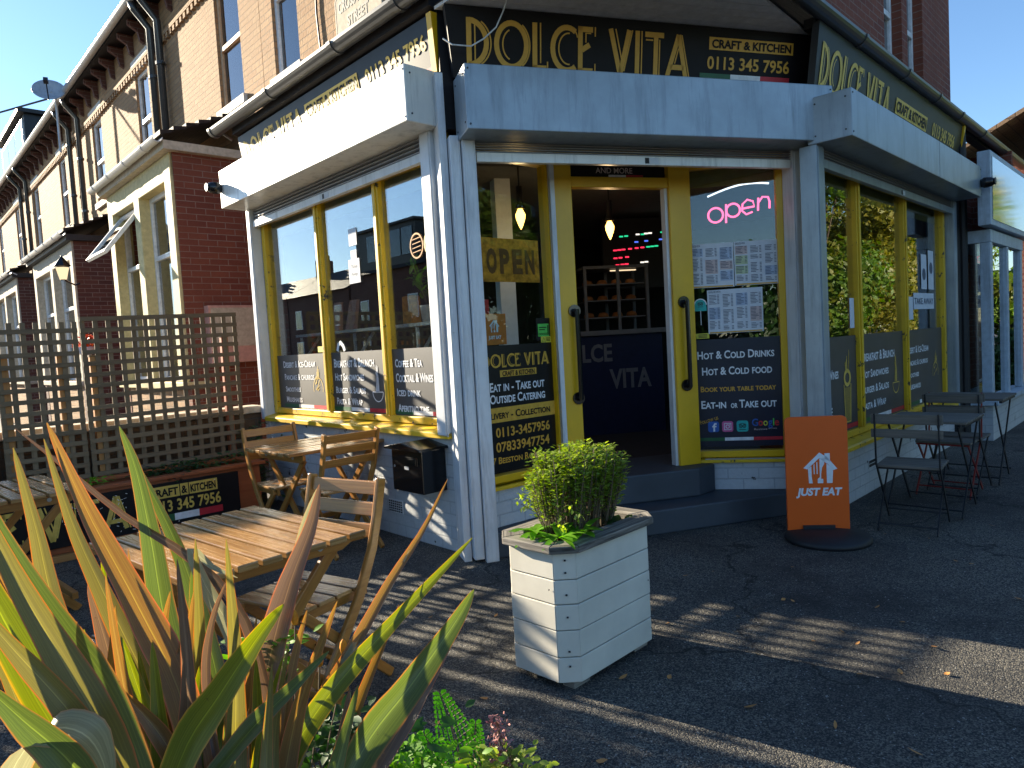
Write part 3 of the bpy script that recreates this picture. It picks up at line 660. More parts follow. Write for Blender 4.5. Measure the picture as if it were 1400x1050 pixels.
mb = MB(RBR); mb.strip([(.073 + .045 * cos(k * .25), 1.605 + .045 * sin(k * .25)) for k in range(0, 13)], .008, YA - .004); rect(mb, .071, .076, 1.45, 1.56, YA - .004); mb.build('sticker_edge', 'white_vinyl', wBR)
mb = MB(RBR); owl(mb, .073, 1.61, .065); mb.build('sticker_marks', 'vinyl_black', wBR)
# stickers on the left face: chef, round badges, small bull, yellow label
mb = MB(RA); rect(mb, -1.445, -1.275, 1.94, 2.13, YA - .001); rect(mb, -1.40, -1.31, 2.13, 2.20, YA - .001); rect(mb, -1.415, -1.295, 2.235, 2.37, YA - .001); mb.build('chef_sticker', 'paper', wA)
mb = MB(RA); text(mb, 'Take', -1.41, -1.31, 2.06, 2.09, YA - .003, .01); text(mb, 'Away', -1.41, -1.31, 2.0, 2.03, YA - .003, .01); disc(mb, -1.375, 2.19, .006, YA - .003, 8); disc(mb, -1.335, 2.19, .006, YA - .003, 8); mb.build('lettering', 'ink', wA)
for cx in (-.50, -.33):
    mb = MB(RA); mb.strip([(cx + .075 * cos(k * .262), 2.115 + .085 * sin(k * .262)) for k in range(25)], .012, YA - .001)
    for k in range(4): mb.strip([(cx - .05, 2.07 + k * .03), (cx + .05, 2.08 + k * .03)], .006, YA - .001)
    mb.build('round_sticker', 'post_orange' if cx < -.4 else 'gold_pale', wA)
mb = MB(RA); mb.strip([(-1.72, 1.41), (-1.70, 1.46), (-1.66, 1.48), (-1.62, 1.45), (-1.60, 1.41)], .035, YA - .001); mb.build('white_sticker', 'white_vinyl', wA)
mb = MB(RA); rect(mb, -2.06, -1.96, 1.41, 1.46, YA - .001); mb.build('warning_sticker', 'sticker_yellow', wA)
mb = MB(RC); rect(mb, .26, .36, 1.36, 1.60, YA - .001); rect(mb, 1.78, 2.0, 1.40, 1.62, YA - .001); mb.build('paper_notice', 'paper', wC)
mb = MB(RC); rect(mb, 2.02, 2.75, 1.50, 1.66, YA - .001); rect(mb, 2.30, 2.50, 1.70, 2.05, YA - .001); rect(mb, 2.56, 2.76, 1.70, 2.1, YA - .001); mb.build('paper_notice', 'paper', wC)
mb = MB(RC); text(mb, 'TAKE AWAY', 2.05, 2.72, 1.55, 1.61, YA - .003, .02); disc(mb, 2.40, 1.85, .06, YA - .003); disc(mb, 2.66, 1.92, .06, YA - .003); mb.build('lettering', 'ink', wC)

# ---- door frame
YD = .38
mb = MB(RB)
mb.box(.735, .875, YD - .03, YD + .07, .176, 2.75); mb.box(1.655, 1.835, YD - .03, YD + .07, .385, 2.75)
mb.box(.875, 1.655, YD - .02, YD + .06, 2.485, 2.56); mb.box(.875, 1.655, YD - .02, YD + .06, 2.70, 2.75)
df = mb.build('door_frame', 'yellow', shop, bev=.005)
mb = MB(RB); mb.box(1.632, 1.655, YD + .0, YD + .06, .386, 2.485); mb.build('door_edge', 'steel_white', df)
mb = MB(RB); mb.box(.700, .733, YD - .06, YD + .02, .5, 2.72); mb.build('door_edge', 'steel_white', df)
mb = MB(RB); mb.box(.875, 1.655, YD + .02, YD + .03, 2.56, 2.70); mb.build('transom_sign', 'sign_black', df)
mb = MB(RB); text(mb, 'CAKES, CAKES, DESSERTS', .90, 1.62, 2.655, 2.69, YD + .017, .0); text(mb, 'AND MORE', 1.09, 1.385, 2.595, 2.635, YD + .017, .005); mb.build('lettering', 'ink_red', df)
mb = MB(RB)
for i, (x0, x1) in enumerate(((1.19, 1.33), (1.33, 1.47))): mb.cur = i; rect(mb, x0, x1, 2.566, 2.583, YD + .016)
mb.build('flag_strip', ['flag_white', 'flag_red'], df)
def handle(x, z0, z1):
    mb = MB(RB)
    for z in (z0, z1): mb.lathe([(.0, -.015), (.045, -.015), (.045, .0), (.0, .0)], (x, YD - .03, z), 16, 'y'); mb.tube([(x, YD - .045, z), (x, YD - .085, z)], .018, 10)
    mb.tube([(x, YD - .085, z0 - .01), (x, YD - .088, (z0 + z1) / 2), (x, YD - .085, z1 + .01)], .017, 10)
    mb.build('pull_handle', 'black_gloss', df, smooth=False)
handle(.845, .97, 1.60); handle(1.735, 1.0, 1.63)

# ---- guide rails, corner posts and shutters
def rails(F, lst, mat='steel_white'):
    for x0, x1, y0, y1, z0, z1 in lst:
        mb = MB(F); mb.box(x0, x1, y0, y1, z0, z1); mb.box(x0 + .012, x1 - .012, y0 - .006, y0, z0 + .01, z1 - .01)
        mb.build('guide_rail', mat, shop, bev=.004)
rails(RA, [(-.215, -.10, -.075, .02, .80, 2.79), (XL - .04, -2.97, -.07, .05, .80, 2.79)])
rails(RB, [(-.085, -.02, -.05, .10, .02, 2.70), (-.014, .07, -.075, .05, .0, 2.67), (2.43, 2.53, -.06, .06, .0, 2.67)], 'steel_white')
rails(RC, [(-.63, -.50, -.06, .06, .0, 2.64), (3.12, 3.24, -.06, .05, .40, 2.64)], 'steel_sky_tint')
mb = MB(RA); mb.box(-.085, -.03, -.02, .05, .34, 3.10); mb.build('corner_post', 'yellow', shop, bev=.004)
mb = MB(RB); mb.box(-.14, -.092, .01, .2, .0, 3.1); mb.build('corner_post', 'steel_white', shop)
mb = MB(RB); mb.box(2.53, 2.62, .0, .12, .0, 3.1); mb.build('corner_post', 'black_matt', shop)
def shutter(F, x0, x1, z0, z1, mat, bar, x_in0, x_in1, zr, barmat, dep=.30, joins=()):
    mb = MB(F); mb.box(x0, x1, -dep, -.004, z0, z1)
    o = mb.build('shutter_box', mat, shop, bev=.006)
    sc = MB(F)
    for x in (x0 + .02, x1 - .02):
        for z in (z0 + .03, z1 - .03): sc.lathe([(0, -.004), (.006, -.004), (.006, 0), (0, 0)], (x, -dep, z), 8, 'y')
    for x in (x0 - .001, x1 + .001):
        for y in (-.26, -.06): sc.tube([(x - .003, y, z1 - .05), (x + .003, y, z1 - .05)], .006, 8); sc.tube([(x - .003, y, z0 + .05), (x + .003, y, z0 + .05)], .006, 8)
    sc.build('screws', 'dark_metal', o)
    for j in joins:
        jm = MB(F); jm.box(j, j + .008, -dep - .002, -.03, z0 + .002, z1 - .002); jm.build('seam', 'steel_grey', o)
    s = MB(F); n = 4
    for i in range(n):
        za = zr + (z0 - zr) * i / n; zb = zr + (z0 - zr) * (i + 1) / n; prof = [(-.03 + .0, za + .003), (-.042, za + (zb - za) * .35), (-.042, za + (zb - za) * .65), (-.03, zb - .003), (-.02, zb - .003), (-.02, za + .003)]
        s.prism(prof, 'x', x_in0, x_in1)
    r = s.build('roller_shutter', 'grey_slat', shop)
    b = MB(F); b.box(x_in0 + .01, x_in1 - .01, -.055, -.012, zr - .06, zr); b.build('bottom_rail', barmat, r, bev=.004)
    l = MB(F); xm = (x_in0 + x_in1) / 2; l.box(xm, xm + .03, -.0575, -.0555, zr - .05, zr - .012); l.build('maker_label', 'black_matt', r)
    l = MB(F); l.box(xm + .031, xm + .10, -.0575, -.0555, zr - .05, zr - .012); l.build('maker_label', 'paper', r)
shutter(RA, -3.05, -.015, 2.79, 3.135, 'steel_cream', 0, -2.96, -.21, 2.68, 'steel_white')
shutter(RB, -.03, 2.585, 2.665, 3.045, 'steel_sky_tint', 0, .07, 2.43, 2.60, 'steel_cream')
shutter(RC, -.64, 3.2, 2.64, 2.955, 'steel_sky_tint', 0, -.50, 3.12, 2.56, 'steel_sky_tint', joins=(1.55,))

# ---- fascias (they lean outwards at the top)
ZF0, ZF1, TILT = 3.06, 3.47, .16
def lean(p): return (p[0], p[1] - (p[2] - ZF0) * TILT, p[2])
def fas(F, x0, x1, e0, e1, mat, grow0, grow1):
    mb = MB(F); mb.warp = lean
    a, b = x0, x1; h = (ZF1 - ZF0)
    c = [(a, -.03, ZF0), (b, -.03, ZF0), (b, .02, ZF0), (a, .02, ZF0), (a - grow0 * h, -.03, ZF1), (b + grow1 * h, -.03, ZF1), (b + grow1 * h, .02, ZF1), (a - grow0 * h, .02, ZF1)]
    mb.hexa(c); o = mb.build('fascia_sign', mat, shop)
    st = MB(F); st.warp = lean
    for x, g, on in ((a, -grow0, e0), (b, grow1, e1)):
        if on: st.hexa([(x - .025, -.05, ZF0), (x + .025, -.05, ZF0), (x + .025, .02, ZF0), (x - .025, .02, ZF0), (x - .025 + g * h, -.05, ZF1), (x + .025 + g * h, -.05, ZF1), (x + .025 + g * h, .02, ZF1), (x - .025 + g * h, .02, ZF1)])
    st.build('end_strip', 'yellow', o)
    return o
fA = fas(RA, -3.05, -.03, 0, 1, 'sign_grey', 0, .12)
fB = fas(RB, -.03, 2.655, 0, 1, 'sign_black', .12, .14)
fC = fas(RC, -.56, 3.5, 0, 1, 'sign_grey', .08, -.1)
YF = -.034
def fascia_text(F, o, dx0, dx1, dz0, dz1, cx0, cx1, cz0, cz1, t0, t1, tz0, tz1, mat, fl=None):
    mb = MB(F); mb.warp = lean; deco(mb, 'DOLCE VITA', dx0, dx1, dz0, dz1, YF)
    text(mb, '0113 345 7956', t0, t1, tz0, tz1, YF, .022); rect(mb, cx0, cx1, cz0, cz1, YF); mb.build('lettering', mat, o)
    mb = MB(F); mb.warp = lean; text(mb, 'CRAFT & KITCHEN', cx0 + .02, cx1 - .02, cz0 + (cz1 - cz0) * .17, cz1 - (cz1 - cz0) * .17, YF - .003, .035); mb.build('lettering', 'sign_black', o)
    if fl:
        mb = MB(F); mb.warp = lean; t = (fl[1] - fl[0]) / 3
        for i in range(3): mb.cur = i; rect(mb, fl[0] + i * t, fl[0] + (i + 1) * t, fl[2], fl[3], YF)
        mb.build('flag_strip', ['flag_green', 'flag_white', 'flag_red'], o)
fascia_text(RA, fA, -2.95, -1.80, 3.15, 3.41, -1.72, -.90, 3.285, 3.40, -.80, -.08, 3.29, 3.385, 'gold_pale', (-.75, -.06, 3.12, 3.18))
fascia_text(RB, fB, .055, 1.61, 3.125, 3.405, 1.765, 2.45, 3.325, 3.405, 1.755, 2.425, 3.205, 3.285, 'amber', (1.70, 2.43, 3.135, 3.175))
fascia_text(RC, fC, -.50, 1.0, 3.06, 3.36, 1.17, 2.13, 3.19, 3.32, 2.33, 3.18, 3.20, 3.32, 'gold_pale')

# ---- soffit, gutters, roof of the ground floor
EA, EC = .14, .06           # how far the eaves stand out
def wl(F, x, y, z=0): return F @ Vector((x, y, z))
def cross2(p, d, q, e):
    t = ((q.x - p.x) * e.y - (q.y - p.y) * e.x) / (d.x * e.y - d.y * e.x); return p + d * t
pA = wl(FA, -3.1, -EA); dA_ = (wl(FA, 0, -EA) - pA).normalized(); pC = wl(FC, 3.6, -EC); dC_ = (wl(FC, 0, -EC) - pC).normalized()
K = cross2(pA, dA_, pC, dC_)                     # corner of the eaves
Li, Ri = wl(FB, -.12, -.02), wl(FB, 2.72, -.02)
# underside of the corner, planked
d = (Ri - Li).normalized(); n_ = Vector((d.y, -d.x, 0))
mb = MB(rel(shop, I4)); Z = 3.475
Kd = (K - Li).dot(n_); Kx = (K - Li).dot(d); Lw = (Ri - Li).length; nb = 16
for i in range(nb):
    a, b = i / nb, (i + .93) / nb
    q = []
    for t, e in ((a, 0), (a, 1), (b, 1), (b, 0)):
        lo = Kx * t; hi = Lw + (Kx - Lw) * t; X = lo if not e else hi
        q.append(Li + d * X + n_ * (Kd * t - .02))
    mb.hexa([(p.x, p.y, Z) for p in q] + [(p.x, p.y, Z + .02) for p in q])
mb.build('soffit', 'soffit', shop)
mb = MB(rel(shop, I4)); mb.face([(Li.x, Li.y, Z + .022), (K.x, K.y, Z + .022), (Ri.x, Ri.y, Z + .022)]); mb.build('soffit_board', 'black_matt', shop)
# boards under the side eaves
mb = MB(RA); mb.prism([(.03, 3.475), (-.13, 3.50), (-.13, 3.56), (.03, 3.56)], 'x', -3.08, .05); mb.build('eaves_board', 'sign_black', shop)
mb = MB(RC); mb.prism([(.03, 3.45), (-.05, 3.46), (-.05, 3.52), (.03, 3.52)], 'x', -.55, 5.6); mb.build('eaves_board', 'black_matt', shop)
def gutter(F, x0, x1, y, z, mat, parent, r=.058, clips=(), name='gutter'):
    mb = MB(F); n = 10; pr = [(y + r * cos(pi + pi * i / n), z + r * sin(pi + pi * i / n)) for i in range(n + 1)] + [(y + (r - .008) * cos(2 * pi - pi * i / n), z + (r - .008) * sin(2 * pi - pi * i / n)) for i in range(n + 1)]
    mb.prism(pr, 'x', x0, x1)
    g = mb.build(name, mat, parent, smooth=False)
    if clips:
        for c in clips:
            mb = MB(F)
            pr2 = [(y + (r + .008) * cos(pi + pi * i / n), z + (r + .008) * sin(pi + pi * i / n)) for i in range(n + 1)] + [(y + (r + .001) * cos(2 * pi - pi * i / n), z + (r + .001) * sin(2 * pi - pi * i / n)) for i in range(n + 1)]
            mb.prism(pr2, 'x', c, c + .05); mb.bar((c + .02, y + .05, z - .01), (c + .02, y + .16, z - .07), .02, .02)
            mb.build('gutter_clip', mat, g)
    return g
iA = FA.inverted() @ K; iC = FC.inverted() @ K
gutter(RA, -3.34, iA.x, -EA - .05, 3.60, 'gutter', shop, clips=(-3.36, -2.1, -1.0, -.2), r=.065)
gutter(RC, iC.x, 7.0, -EC - .05, 3.535, 'gutter', shop, clips=(.1, 1.2, 2.2, 3.1, 4.2), r=.065)
# lean-to roofs
mb = MB(RA); mb.hexa([(-3.3, -EA, 3.61), (iA.x, -EA, 3.61), (.6, 1.0, 4.35), (-3.1, 1.0, 4.35), (-3.3, -EA, 3.65), (iA.x, -EA, 3.65), (.6, 1.0, 4.40), (-3.1, 1.0, 4.40)]); mb.build('roof', 'roof_tile', shop)
mb = MB(RC); mb.hexa([(iC.x, -EC, 3.55), (7.0, -EC, 3.55), (7.0, .5, 3.95), (-.5, .5, 3.95), (iC.x, -EC, 3.59), (7.0, -EC, 3.59), (7.0, .5, 3.99), (-.5, .5, 3.99)]); mb.build('roof', 'roof_tile', shop)
# ---- upper storey
def upper_window(F, x0, x1, z0, z1, y, root, mat='upvc', lintel='stone', depth=.12, curtain=False, split=.55):
    """sash window set into a wall whose face is at y"""
    mb = MB(F); f = .055
    mb.box(x0, x0 + f, y + depth, y + depth + .06, z0, z1); mb.box(x1 - f, x1, y + depth, y + depth + .06, z0, z1)
    mb.box(x0 + f, x1 - f, y + depth, y + depth + .06, z0, z0 + f); mb.box(x0 + f, x1 - f, y + depth, y + depth + .06, z1 - f, z1)
    zm = z0 + (z1 - z0) * split; mb.box(x0 + f, x1 - f, y + depth - .01, y + depth + .05, zm - .03, zm + .03)
    w = mb.build('window', mat, root, bev=.004)
    g = MB(F); g.box(x0 + f, x1 - f, y + depth + .03, y + depth + .036, z0 + f, z1 - f); g.build('glass', 'glass_house', w)
    if curtain:
        g = MB(F); k = 14
        for i in range(k): a = x0 + f + (x1 - x0) * .38 * i / k; g.box(a, a + .012, y + depth + .10 + .02 * (i % 2), y + depth + .12 + .02 * (i % 2), z0 + f, z1)
        g.build('curtain', 'curtain', w)
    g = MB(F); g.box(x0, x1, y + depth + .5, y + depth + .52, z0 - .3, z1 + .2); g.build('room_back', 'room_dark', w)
    s = MB(F); s.box(x0 - .08, x1 + .08, y - .05, y + depth, z0 - .12, z0 - .002); s.build('sill', lintel, w, bev=.005)
    s = MB(F); s.box(x0 - .12, x1 + .12, y - .025, y + depth, z1 + .002, z1 + .26); s.build('lintel', lintel, w, bev=.006)
    return w
def wall_with_holes(F, x0, x1, z0, z1, y, th, holes, mat, root, name='wall'):
    """brick wall with rectangular openings (sorted by x)"""
    mb = MB(F); x = x0
    for a, b, c, d in sorted(holes):
        if a > x: mb.box(x, a, y, y + th, z0, z1)
        if c > z0: mb.box(a, b, y, y + th, z0, c)
        if d < z1: mb.box(a, b, y, y + th, d, z1)
        x = b
    if x < x1: mb.box(x, x1, y, y + th, z0, z1)
    return mb.build(name, mat, root)
YW = 1.0      # the terrace's main wall stands this far behind the shop front
hA = [(-4.36, -3.72, 4.72, 6.45)]
wall_with_holes(RA, -4.75, .9, 3.9, 7.05, YW, .25, [(-4.42, -3.80, 4.66, 6.30)], 'brick_buff', shop)
upper_window(RA, -4.42, -3.80, 4.66, 6.30, YW, shop, 'upvc', 'stone_white', .04, True)
hC = [(2.35, 2.95, 4.0, 5.9), (3.15, 3.75, 4.0, 5.9)]
YC = .35
wall_with_holes(RC, -.9, 4.98, 3.9, 7.05, YC, .25, hC, 'brick_red', shop)
for h in hC: upper_window(RC, h[0], h[1], h[2], h[3], YC, shop, 'upvc', 'stone', .10, False, .35)
mb = MB(RC); mb.box(4.98, 5.0, YC + .002, 9, 3.9, 7.05); mb.build('wall', 'brick_red', shop)
mb = MB(RC); mb.box(.0, 4.9, .7, 8.6, 6.9, 7.1); mb.build('roof', 'roof_tile', shop)
# side wall of the lean-to towards the terrace
mb = MB(RA); mb.box(-3.06, XL, .06, 1.0, 0, 3.7); mb.build('wall', 'brick_red', shop)
mb = MB(RA); mb.box(-3.10, -2.985, -.02, .055, 0, .8); mb.build('corner_pier', 'white_brick', shop)
mb = MB(RA); mb.box(-3.12, -3.062, -.03, .10, .8, 3.1); mb.build('reveal', 'steel_cream', shop)
# header boards over the windows, interior shell
mb = MB(RA); mb.box(-3.0, .0, .03, .13, 2.72, 3.5); mb.build('header', 'sign_black', shop)
mb = MB(RB); mb.box(-.1, 2.62, .03, .1, 2.76, 3.5); mb.box(-.05, 2.55, .1, .9, 2.76, 2.80); mb.build('header', 'sign_black', shop)
mb = MB(RC); mb.box(-.2, 3.3, .03, .13, 2.62, 3.5); mb.build('header', 'sign_black', shop)
mb = MB(RC); mb.box(3.26, 3.44, -.05, .4, 0, 3.5); mb.build('corner_pier', 'black_matt', shop)
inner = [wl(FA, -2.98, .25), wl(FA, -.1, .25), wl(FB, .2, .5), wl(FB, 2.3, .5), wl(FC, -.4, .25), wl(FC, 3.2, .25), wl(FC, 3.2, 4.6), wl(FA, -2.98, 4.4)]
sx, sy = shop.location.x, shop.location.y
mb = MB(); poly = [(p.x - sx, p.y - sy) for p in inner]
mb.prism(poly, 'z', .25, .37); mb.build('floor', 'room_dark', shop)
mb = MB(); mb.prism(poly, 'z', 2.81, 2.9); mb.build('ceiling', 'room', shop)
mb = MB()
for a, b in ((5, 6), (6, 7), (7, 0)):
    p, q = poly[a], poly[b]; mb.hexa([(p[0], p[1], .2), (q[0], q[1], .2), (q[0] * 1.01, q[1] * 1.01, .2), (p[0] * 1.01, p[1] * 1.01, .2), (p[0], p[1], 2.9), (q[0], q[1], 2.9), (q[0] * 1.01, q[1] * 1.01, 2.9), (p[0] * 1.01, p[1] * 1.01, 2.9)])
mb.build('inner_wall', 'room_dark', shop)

# ------------------------------------------------------------------ things of the shop front
def wthing(name, label, cat, F, p, group=None):
    l = F @ Vector(p); o = thing(name, label, cat, l, 0, group); return o, rel(o, F)
t, R = wthing('letter_box', 'black metal letter box hung on the white brick below the left window', 'letter box', FA, (-.46, -.09, .42))
mb = MB(R); mb.box(-.60, -.24, -.20, -.002, .42, .71); bd = mb.build('box_body', 'black_gloss', t, bev=.004)
mb = MB(R); mb.prism([(-.64, .712), (-.20, .712), (-.21, .73), (-.42, .765), (-.63, .73)], 'y', -.24, -.0); mb.build('lid', 'black_gloss', t, bev=.004)
mb = MB(R); mb.box(-.555, -.285, -.206, -.201, .605, .665); mb.box(-.54, -.30, -.210, -.2065, .615, .655); mb.build('flap', 'black_gloss', t, bev=.002)
mb = MB(R); mb.box(-.445, -.395, -.204, -.201, .575, .597); mb.build('name_plate', 'steel_grey', t)
mb = MB(R); mb.lathe([(0, -.004), (.008, -.004), (.008, 0), (0, 0)], (-.565, -.201, .59), 10, 'y'); mb.build('lock', 'steel_grey', t)

t, R = wthing('street_sign', 'cream street name plate with black lettering on the brick above the gutter', 'street sign', FA, (-1.5, YW - .03, 4.35))
mb = MB(R); pts = []
for cx, cz, a in ((-1.32, 4.76, 0), (-2.08, 4.76, 90), (-2.08, 4.44, 180), (-1.32, 4.44, 270)):
    for k in range(4): pts.append((cx + .05 * cos(radians(a + k * 30)), cz + .05 * sin(radians(a + k * 30))))
mb.prism(pts, 'y', YW - .035, YW - .012); mb.build('plate', 'stone', t, bev=.004)
mb = MB(R); n = len(pts)
for i in range(n):
    p, q = pts[i], pts[(i + 1) % n]; sc = lambda v: (-1.70 + (v[0] + 1.70) * .965, 4.60 + (v[1] - 4.60) * .93)
    p, q = sc(p), sc(q); mb.strip([p, q], .01, YW - .038)
text(mb, 'CROSS FLATTS', -2.06, -1.34, 4.63, 4.74, YW - .038, .04); text(mb, 'STREET', -1.90, -1.50, 4.46, 4.57, YW - .038, .04)
mb.build('lettering', 'black_matt', t)

t.location = FA @ Vector((-2.30, YW - .03, 4.53))
mb = MB(FA); mb.tube([(-3.36, YW - .02, 6.6), (-3.30, YW - .02, 5.6), (-3.33, YW - .02, 5.0), (-3.28, YW - .02, 4.4)], .012, 5); tag(mb.build('wall_cable', 'black_matt', None), 'dark cable running down the brick left of the street name plate', 'cable')
for F, p, lab in ((FA, (-3.02, -.30, 2.97), 'black round camera lamp on the left end of the left shutter box'), (FC, (3.17, -.30, 2.78), 'black round camera lamp on the right end of the right shutter box')):
    t, R = wthing('security_lamp', lab, 'lamp', F, p, 'black round lamps on the shutter boxes')
    mb = MB(R); mb.lathe([(0, -.13), (.03, -.125), (.048, -.10), (.055, -.06), (.055, -.03), (.04, -.004), (0, -.004)], (p[0], p[1], p[2]), 16, 'y'); mb.build('housing', 'black_gloss', t, True)
    mb = MB(R); mb.lathe([(.035, -.135), (.04, -.128), (.03, -.122)], (p[0], p[1], p[2]), 16, 'y'); mb.build('lens_ring', 'dark_metal', t)
mb = MB(FB); pts = [(-.10, -.10, 3.26), (-.05, -.13, 3.215), (.06, -.15, 3.205), (.14, -.16, 3.25), (.22, -.17, 3.32), (.27, -.18, 3.42), (.30, -.19, 3.50)]
mb.tube(pts, .0045, 6); tag(mb.build('loose_cable', 'steel_white', None), 'loose white cable looping in front of the black fascia', 'cable')

# inside the glass
t, R = wthing('neon_sign', 'glowing pink open sign hanging behind the right entrance window', 'neon sign', FBR, (.36, .10, 2.3))
mb = MB(R); h = .012
def nt_(pts): mb.tube([(p[0], .10, p[1]) for p in pts], .0075, 6)
nt_([(.215 + .055 * cos(k * .3142), 2.285 + .055 * sin(k * .3142)) for k in range(21)])
nt_([(.29, 2.22), (.295, 2.36)]); nt_([(.345 + .05 * cos(k * .3142), 2.31 + .05 * sin(k * .3142)) for k in range(21)])
nt_([(.405, 2.315), (.50, 2.325), (.49, 2.365), (.45, 2.38), (.415, 2.35), (.41, 2.30), (.44, 2.27), (.485, 2.285)])
nt_([(.525, 2.29), (.53, 2.385)]); nt_([(.53, 2.35), (.56, 2.39), (.60, 2.385), (.61, 2.35), (.608, 2.30)])
mb.build('letters', 'neon_pink', t)
mb = MB(R); mb.tube([(.16 + .45 * k / 10, .10, 2.43 + .05 * sin(k / 10 * 2.6) + .03 * k / 10) for k in range(11)], .0065, 6); mb.build('arc', 'neon_white', t)

def menu(name, F, x0, x1, z0, z1, y, cols, label, skew=0, seed=1):
    rnd = random.Random(seed); t, R = wthing(name, label, 'menu', F, ((x0 + x1) / 2, y, z0), 'menus stuck inside the glass')
    mb = MB(R); mb.face([(x0, y, z0), (x1, y, z0 + skew), (x1, y, z1 + skew), (x0, y, z1)]); mb.build('sheet', 'paper', t)
    bl = {k: MB(R) for k in ('ink', 'ink_green', 'ink_red', 'ink_blue')}
    w = (x1 - x0) / cols
    for c in range(cols):
        a = x0 + c * w + .008; b = x0 + (c + 1) * w - .008; z = z1 - .03
        while z > z0 + .05:
            hh = rnd.uniform(.05, .12); zz = max(z - hh, z0 + .02); k = rnd.choice(['ink_green', 'ink_red', 'ink_blue', None, None, None, None, None])
            sk = lambda X: skew * (X - x0) / (x1 - x0)
            if k: q = bl[k]; q.face([(a, y - .0015, zz + sk(a)), (b, y - .0015, zz + sk(b)), (b, y - .0015, z - .004 + sk(b)), (a, y - .0015, z - .004 + sk(a))])
            q = bl['ink']; u = z - .012
            while u > zz + .006:
                e = a + (b - a) * rnd.uniform(.45, .72)
                q.face([(a + .005, y - .003, u + sk(a)), (e, y - .003, u + sk(e)), (e, y - .003, u + .0045 + sk(e)), (a + .005, y - .003, u + .0045 + sk(a))])
                q.face([(b - .02, y - .003, u + sk(b)), (b - .005, y - .003, u + sk(b)), (b - .005, y - .003, u + .0045 + sk(b)), (b - .02, y - .003, u + .0045 + sk(b))]); u -= .011
            z = zz - .006
    for k, q in bl.items():
        if q.f: q.build('print', k, t)
    q = MB(R); q.face([(x0 + .01, y - .0015, z0 + .003), (x1 - .01, y - .0015, z0 + .003 + skew), (x1 - .01, y - .0015, z0 + .013 + skew), (x0 + .01, y - .0015, z0 + .013)]); q.build('foot_band', 'amber', t)
    q = MB(R); text(q, 'DOLCE VITA', x0 + .012, x0 + .012 + (x1 - x0) * .22, z1 - .022, z1 - .008, y - .003, .02); q.build('lettering', 'ink', t)
menu('menu_poster', FBR, .005, .33, 1.735, 2.07, .050, 3, 'left sheet of the wide price menu in the right entrance window', -.006, 3)
menu('menu_poster', FBR, .335, .650, 1.735, 2.065, .050, 3, 'right sheet of the wide price menu, under the pink open sign', -.006, 4)
menu('menu_poster', FBR, .126, .53, 1.378, 1.712, .050, 4, 'smaller price menu stuck below the wide menu', .0, 5)

t, R = wthing('open_board', 'brown cardboard sheet with the word OPEN in the left entrance window', 'open sign', FBL, (.39, .08, 1.8))
mb = MB(R); mb.box(.135, .665, .075, .082, 1.815, 2.11); mb.build('sheet', 'cardboard', t)
mb = MB(R); 
for i, ch in enumerate('OPEN'): text(mb, ch, .185 + i * .115, .275 + i * .115, 1.88, 2.04, .072, .05)
mb.build('letters', 'card_dark', t)
t, R = wthing('delivery_card', 'orange delivery card with a white house mark behind the left entrance window', 'card', FBL, (.2, .08, 1.4))
mb = MB(R); mb.box(.115, .325, .075, .081, 1.39, 1.60); mb.build('card', 'orange_dim', t)
def house_mark(mb, cx, z, k, y):
    """the white house with fork and knife cut out: outline pieces only"""
    P = lambda pts: mb.face([(cx + a * k, y, z + b * k) for a, b in pts])
    P([(-.5, .52), (-.38, .50), (-.40, .62)]) if 0 else None
    P([(-.52, .50), (-.02, 1.0), (-.02, .82), (-.40, .46)]); P([(-.02, 1.0), (.22, .84), (.22, .62), (-.02, .82)])
    P([(.14, .80), (.14, .97), (.30, .97), (.30, .70)]); P([(.22, .84), (.52, .46), (.40, .42), (.22, .64)])
    P([(-.38, .48), (-.27, .56), (-.27, .20), (-.24, .0), (-.36, .0)])
    P([(-.27, .58), (-.02, .80), (.06, .74), (-.03, .60), (-.27, .56)]) if 0 else None
    P([(-.27, .57), (-.10, .72), (-.27, .62)]) if 0 else None
    P([(-.205, .60), (-.175, .64), (-.175, .30), (-.205, .30)]); P([(-.115, .68), (-.085, .70), (-.085, .30), (-.115, .30)])
    P([(-.28, .55), (-.05, .76), (.02, .78), (.22, .63), (.22, .60), (.06, .70), (-.02, .68), (-.02, .25), (-.07, .18), (-.07, .0), (.10, .0), (.10, .16), (.03, .16), (.05, .38), (.10, .55), (.19, .62), (.19, .0), (.36, .0), (.38, .46), (.22, .64), (-.02, .82), (-.28, .60)]) if 0 else None
    P([(-.09, .0), (.08, .0), (.08, .14), (.02, .14), (.02, .30), (-.02, .62), (-.02, .20), (-.09, .14)])
    P([(.02, .30), (.06, .52), (.12, .62), (.14, .80), (-.02, .80), (-.02, .62)])
    P([(.19, .0), (.36, .0), (.39, .46), (.22, .62), (.19, .62)])
mb = MB(R); house_mark(mb, .22, 1.475, .085, .072); text(mb, 'JUST EAT', .165, .275, 1.43, 1.452, .072, .04); mb.build('mark', 'white_vinyl', t)
t, R = wthing('red_ornament', 'small red letter N standing behind the left entrance window', 'ornament', FBL, (.16, .13, 1.6))
mb = MB(R); mb.box(.10, .13, .12, .15, 1.60, 1.70); mb.bar((.115, .135, 1.70), (.205, .135, 1.60), .03, .03); mb.box(.19, .22, .12, .15, 1.60, 1.70); mb.build('letter', 'red_plain', t)

